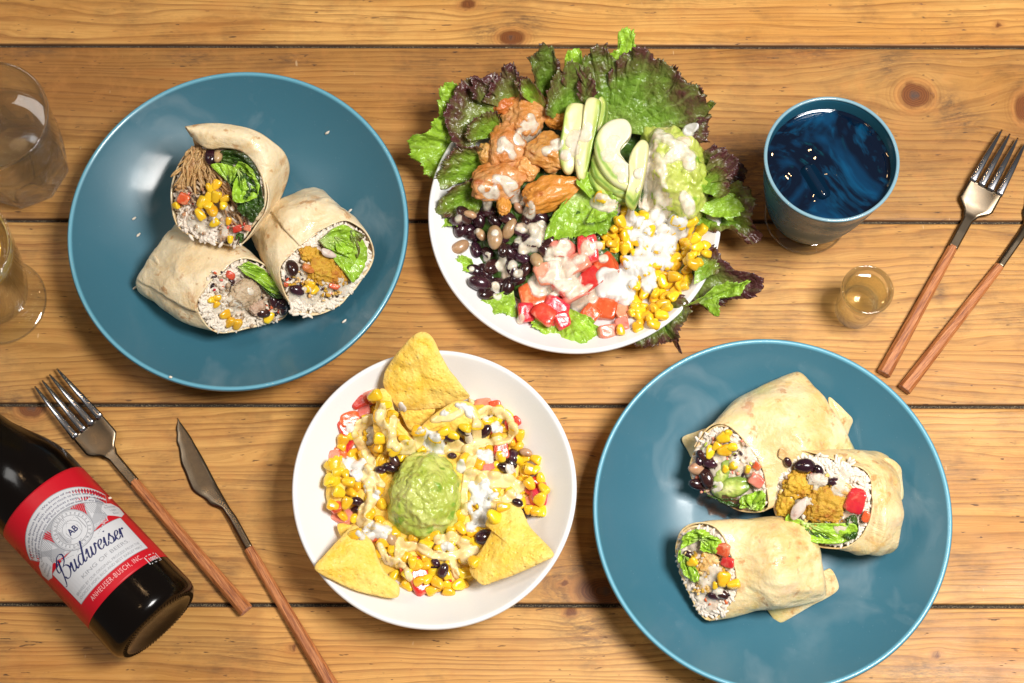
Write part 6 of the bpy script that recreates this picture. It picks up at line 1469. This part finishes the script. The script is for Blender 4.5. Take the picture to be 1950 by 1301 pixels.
fill(b6, 'corn_kernel', KERN, [(280, 1050, .3, 1.35), (330, 1075, 1.2, 1.1), (125, 965, 1.2, .9), (240, 1080, .4, .8)], 1, 4.5); fill(b6, 'black_bean', BEANS, [(235, 1130, .2, .9), (108, 930, .5, .7), (270, 1125, .4, .8)], 1, 1.5)
flap(b6, [(468, 1150), (600, 1100), (770, 1010), (815, 1000), (850, 1070), (842, 1106), (780, 1146), (700, 1190), (620, 1236), (552, 1273), (545, 1270), (510, 1222), (475, 1168)], [16, 22, 24, 24, 19, 17, 15, 13, 11, 9, 9, 10, 13], seed=11, dome=1.5)
b5 = burrito('burrito half resting at the right of its plate with yellow filling, almond and tomato', GR, c4_, [(600, 430), (680, 425), (780, 450), (870, 485), (950, 500), (1000, 545), (1012, 640), (1005, 740), (960, 830), (900, 880), (820, 890), (700, 870), (600, 810), (545, 740), (525, 650), (540, 560), (570, 480)], 46, (-.30, -.36, .88), (1110, 680), 26, 30, 22, M_TORT2, .55, 3.3, seed=12, mid=1.0, wr=.8)
b5['s'] = 2.6021
rice(b5, 200, .80, .955, None, .0, extra=[(840, 510, 60, 70), (900, 530, 60, 60), (970, 620, 40, 50), (740, 470, 40, 30)])
lump(b5, 'crumbled_filling', 650, 580, 90, 80, 40, .3, M_CURRY, 71, 2, .28, 3.8); lump(b5, 'crumbled_filling', 780, 680, 130, 120, 46, .1, M_CURRY, 72, 1.5, .28, 3.8); lump(b5, 'crumbled_filling', 590, 670, 60, 90, 34, .1, M_CURRY, 73, 1.5, .25, 3.6)
lump(b5, 'almond_piece', 650, 705, 74, 34, 18, -.95, M_ALM, 6, 8.5, .04, 2, 8, 5)
lump(b5, 'tomato_piece', 935, 660, 66, 76, 26, .3, M_TOM, 74, 4, .08, 2, 6, 10, True, 5); lump(b5, 'tomato_piece', 985, 740, 24, 36, 14, .3, M_TOM, 75, 3, .08, 2, 6, 12, True, 4)
lump(b5, 'minced_filling', 745, 555, 70, 40, 24, .3, M_RICEP, 76, 4, .2, 3); lump(b5, 'orange_filling', 870, 600, 60, 40, 24, .3, M_EGG, 77, 3, .2, 3)
bits(b5, [(620, 620, 80), (720, 620, 80), (820, 700, 80), (860, 620, 60), (700, 740, 60), (740, 540, 60)], 44, [(M_CURRY, 'yellow_crumbs'), (M_EGG, 'orange_crumbs'), (M_RICEP, 'rice_scraps')], 2.4); bits(b5, [(900, 620, 60), (700, 520, 60)], 12, [(M_TOM, 'tomato_scraps'), (M_BEAN, 'bean_scraps')])
fill(b5, 'black_bean', BEANS, [(685, 490, .1, 1.35), (752, 512, 1.2, .75), (835, 572, .3, .8), (598, 470, 1.4, .6)], 1, 2.2)
facefan(b5, 'lettuce_strip', M_LG, (700, 770), [(600, 720), (590, 780), (650, 830), (740, 865), (830, 870), (900, 860), (945, 810), (930, 770), (860, 800), (780, 800)], 1.5, 4, 53, 2.6, 110, 24)
facefan(b5, 'lettuce_strip', M_LD, (910, 800), [(880, 750), (930, 730), (950, 790), (930, 850), (870, 840)], 3, 5, 54, 2.2, 60, 18)
facefan(b5, 'lettuce_strip', M_LD, (700, 800), [(610, 790), (680, 840), (760, 870), (820, 860), (760, 820)], 2, 3, 55, 1.8, 60, 14)
flap(b5, [(525, 505), (560, 490), (590, 440), (600, 460), (560, 540), (535, 640), (520, 640), (515, 560)], [40, 42, 46, 46, 42, 38, 36, 36], seed=14, amp=.5)
flap(b4, [(555, 415), (570, 398), (605, 430), (590, 460), (555, 445)], [52, 53, 52, 50, 50], seed=15, amp=.4)
# end folds
flap(b4, [(800, 150), (840, 172), (880, 215), (916, 260), (900, 310), (882, 352), (850, 330), (820, 250)], [34, 33, 30, 26, 22, 20, 26, 34], seed=21, amp=1.2, dome=2)
flap(b5, [(1040, 458), (1100, 448), (1155, 488), (1165, 560), (1168, 650), (1140, 640), (1110, 560), (1060, 500)], [40, 40, 34, 30, 28, 34, 38, 42], seed=22, amp=1.4, dome=2)
flap(b2, [(68, 955), (110, 860), (150, 800), (200, 850), (230, 960), (240, 1065), (160, 1050), (95, 1020)], [20, 28, 34, 38, 36, 18, 16, 16], seed=24, amp=1.6, dome=3)
refresh()
M_FILM = organic('brown_sauce_film', (.14, .07, .035), (.24, .13, .07), 120, .25, .3, 260, .0004, 0, RD, .1); film(M_FILM, -.2, .9, .75)
drape('sauce_film', M_FILM, [c4_(x, y)+(r_,) for x, y, r_ in ((230, 690, 26), (290, 710, 22), (180, 660, 18), (330, 730, 16))], .25, seed=31, namp=.9, thr=.15, label='thin brown sauce film on the plate between the two left burrito halves', cat='sauce')
# thin creamy sauce soaking between the fillings, a part of each burrito
def soak(b, pts, seed):
    o = drape('sauce_coating', M_DRESS, [b['cf'](x, y)+(r_/b['s']*1.3,) for x, y, r_ in pts], .5, seed=seed, namp=.9, nfr=.3, thr=.16, step=.6)
    if o is None: return
    o.location = o.location-b['root'].location; o.parent = b['root']
soak(b2, [(600, 1100, 50), (560, 1030, 40), (660, 1130, 40), (720, 1010, 24), (540, 1140, 36)], 61)
soak(b3, [(1050, 1040, 50), (1150, 1020, 46), (1010, 930, 40), (1240, 980, 44), (960, 1040, 30)], 62)
soak(b1, [(500, 580, 40), (560, 600, 44), (600, 540, 30), (440, 640, 50), (380, 600, 40), (560, 680, 40)], 63)
soak(b4, [(260, 450, 30), (350, 470, 40), (400, 430, 40), (250, 590, 30), (430, 520, 30), (200, 400, 26)], 64)
soak(b6, [(200, 1060, 40), (230, 1010, 40), (180, 1130, 36), (260, 1110, 30), (220, 1180, 34)], 65)
soak(b5, [(740, 560, 40), (860, 590, 44), (880, 540, 40), (700, 660, 24), (900, 740, 40), (860, 790, 30)], 66)
# crumbs and smears left on the dishes
q = N('sauce_smear'); q.set(color=(.17, .10, .07), rough=.35); M_SMEAR = q.m
rg = random.Random(3)
for i, (x, y) in enumerate([(1290, 552), (1162, 100), (70, 690), (45, 595), (50, 995), (1300, 1010), (1260, 1190)]):
    refresh() if i == 0 else None
    p, n_ = hit(*c3_(x, y)); GV, GF = grain(i); o = build('rice_crumb', xform([Vector(g_)*700*(.6+.4*rg.random()) for g_ in GV], p+n_*.6, along(n_, rg.uniform(0, 6))), GF, M_RICE); tag(o, 'tiny rice crumb on the upper left teal plate', 'crumb', 'rice crumbs on the upper left plate')
for i, (x, y) in enumerate([(325, 719), (208, 950)]):
    p, n_ = hit(x, y); V, F = chunk((1.3, 1.0, .7), 7, 8, 80+i, .2, 2, 2); tag(build('bread_crumb', xform(V, p+n_*.6), F, M_RICE), ['pale crumb on the table below the upper left plate', 'pale crumb beside the bottle and the left fork'][i], 'crumb')
# ================================================================== LABELS for small repeats that can be told apart by their place
ORD = ['', 'second', 'third', 'fourth', 'fifth', 'sixth', 'seventh', 'eighth', 'ninth', 'tenth', 'eleventh', 'twelfth', 'thirteenth', 'fourteenth', 'fifteenth', 'sixteenth', 'seventeenth', 'eighteenth', 'nineteenth', 'twentieth',
       'twenty-first', 'twenty-second', 'twenty-third', 'twenty-fourth', 'twenty-fifth', 'twenty-sixth', 'twenty-seventh', 'twenty-eighth', 'twenty-ninth', 'thirtieth', 'thirty-first', 'thirty-second', 'thirty-third', 'thirty-fourth']
refresh(); groups = {}
for o in S.objects:
    if o.parent is None and o.get('label') and o.get('category'): groups.setdefault(o['label'], []).append(o)
from bpy_extras.object_utils import world_to_camera_view
# corn kernels: told apart by the side of the heap they lie on, then from the left
def sectors(grp, c_, names, base):
    out = {}
    for o in S.objects:
        if o.get('group') == grp and o.get('category') == 'corn kernel':
            p = o.matrix_world.translation*1000; a = math.degrees(math.atan2(p.y-c_[1], p.x-c_[0])) % 360; d = math.hypot(p.x-c_[0], p.y-c_[1])
            k = names[int(((a+22.5) % 360)//45)]; out.setdefault(k if d > c_[2] else k+' close in', []).append(o)
    for k, L_ in out.items():
        for o in L_: o['label'] = base+' '+k
        groups[base+' '+k] = L_
groups = {k: v for k, v in groups.items() if v[0].get('group') not in ('corn kernels on the nachos', 'corn kernels on the salad')}
sectors('corn kernels on the nachos', (C4.x, C4.y, 44), ['right of the guacamole scoop', 'at the nachos upper right', 'near the standing chip', 'at the nachos upper left', 'left of the guacamole scoop', 'beside the lower left chip', 'below the guacamole scoop', 'beside the lower right chip'], 'corn kernel')
q_ = G(*cs_(985, 930), 40)
sectors('corn kernels on the salad', (q_.x, q_.y, 22), ['on the right edge of the corn', 'below the salad guacamole', 'at the top of the corn', 'below the avocado fan', 'beside the salad tomatoes', 'at the lower left of the corn', 'at the bottom of the corn', 'near the lower right leaf'], 'corn kernel')
for lab_, L_ in groups.items():
    if 1 < len(L_) <= 34 and 'group' in L_[0]:
        L_.sort(key=lambda o: world_to_camera_view(S, cam, o.matrix_world.translation).x); n_ = len(L_)
        for i, o in enumerate(L_):
            if i == 0: w_ = 'leftmost'
            elif i == n_-1: w_ = 'rightmost'
            elif i < (n_+1)//2: w_ = ORD[i]+' from the left'
            else: w_ = ORD[n_-1-i]+' from the right'
            o['label'] = lab_+', '+w_
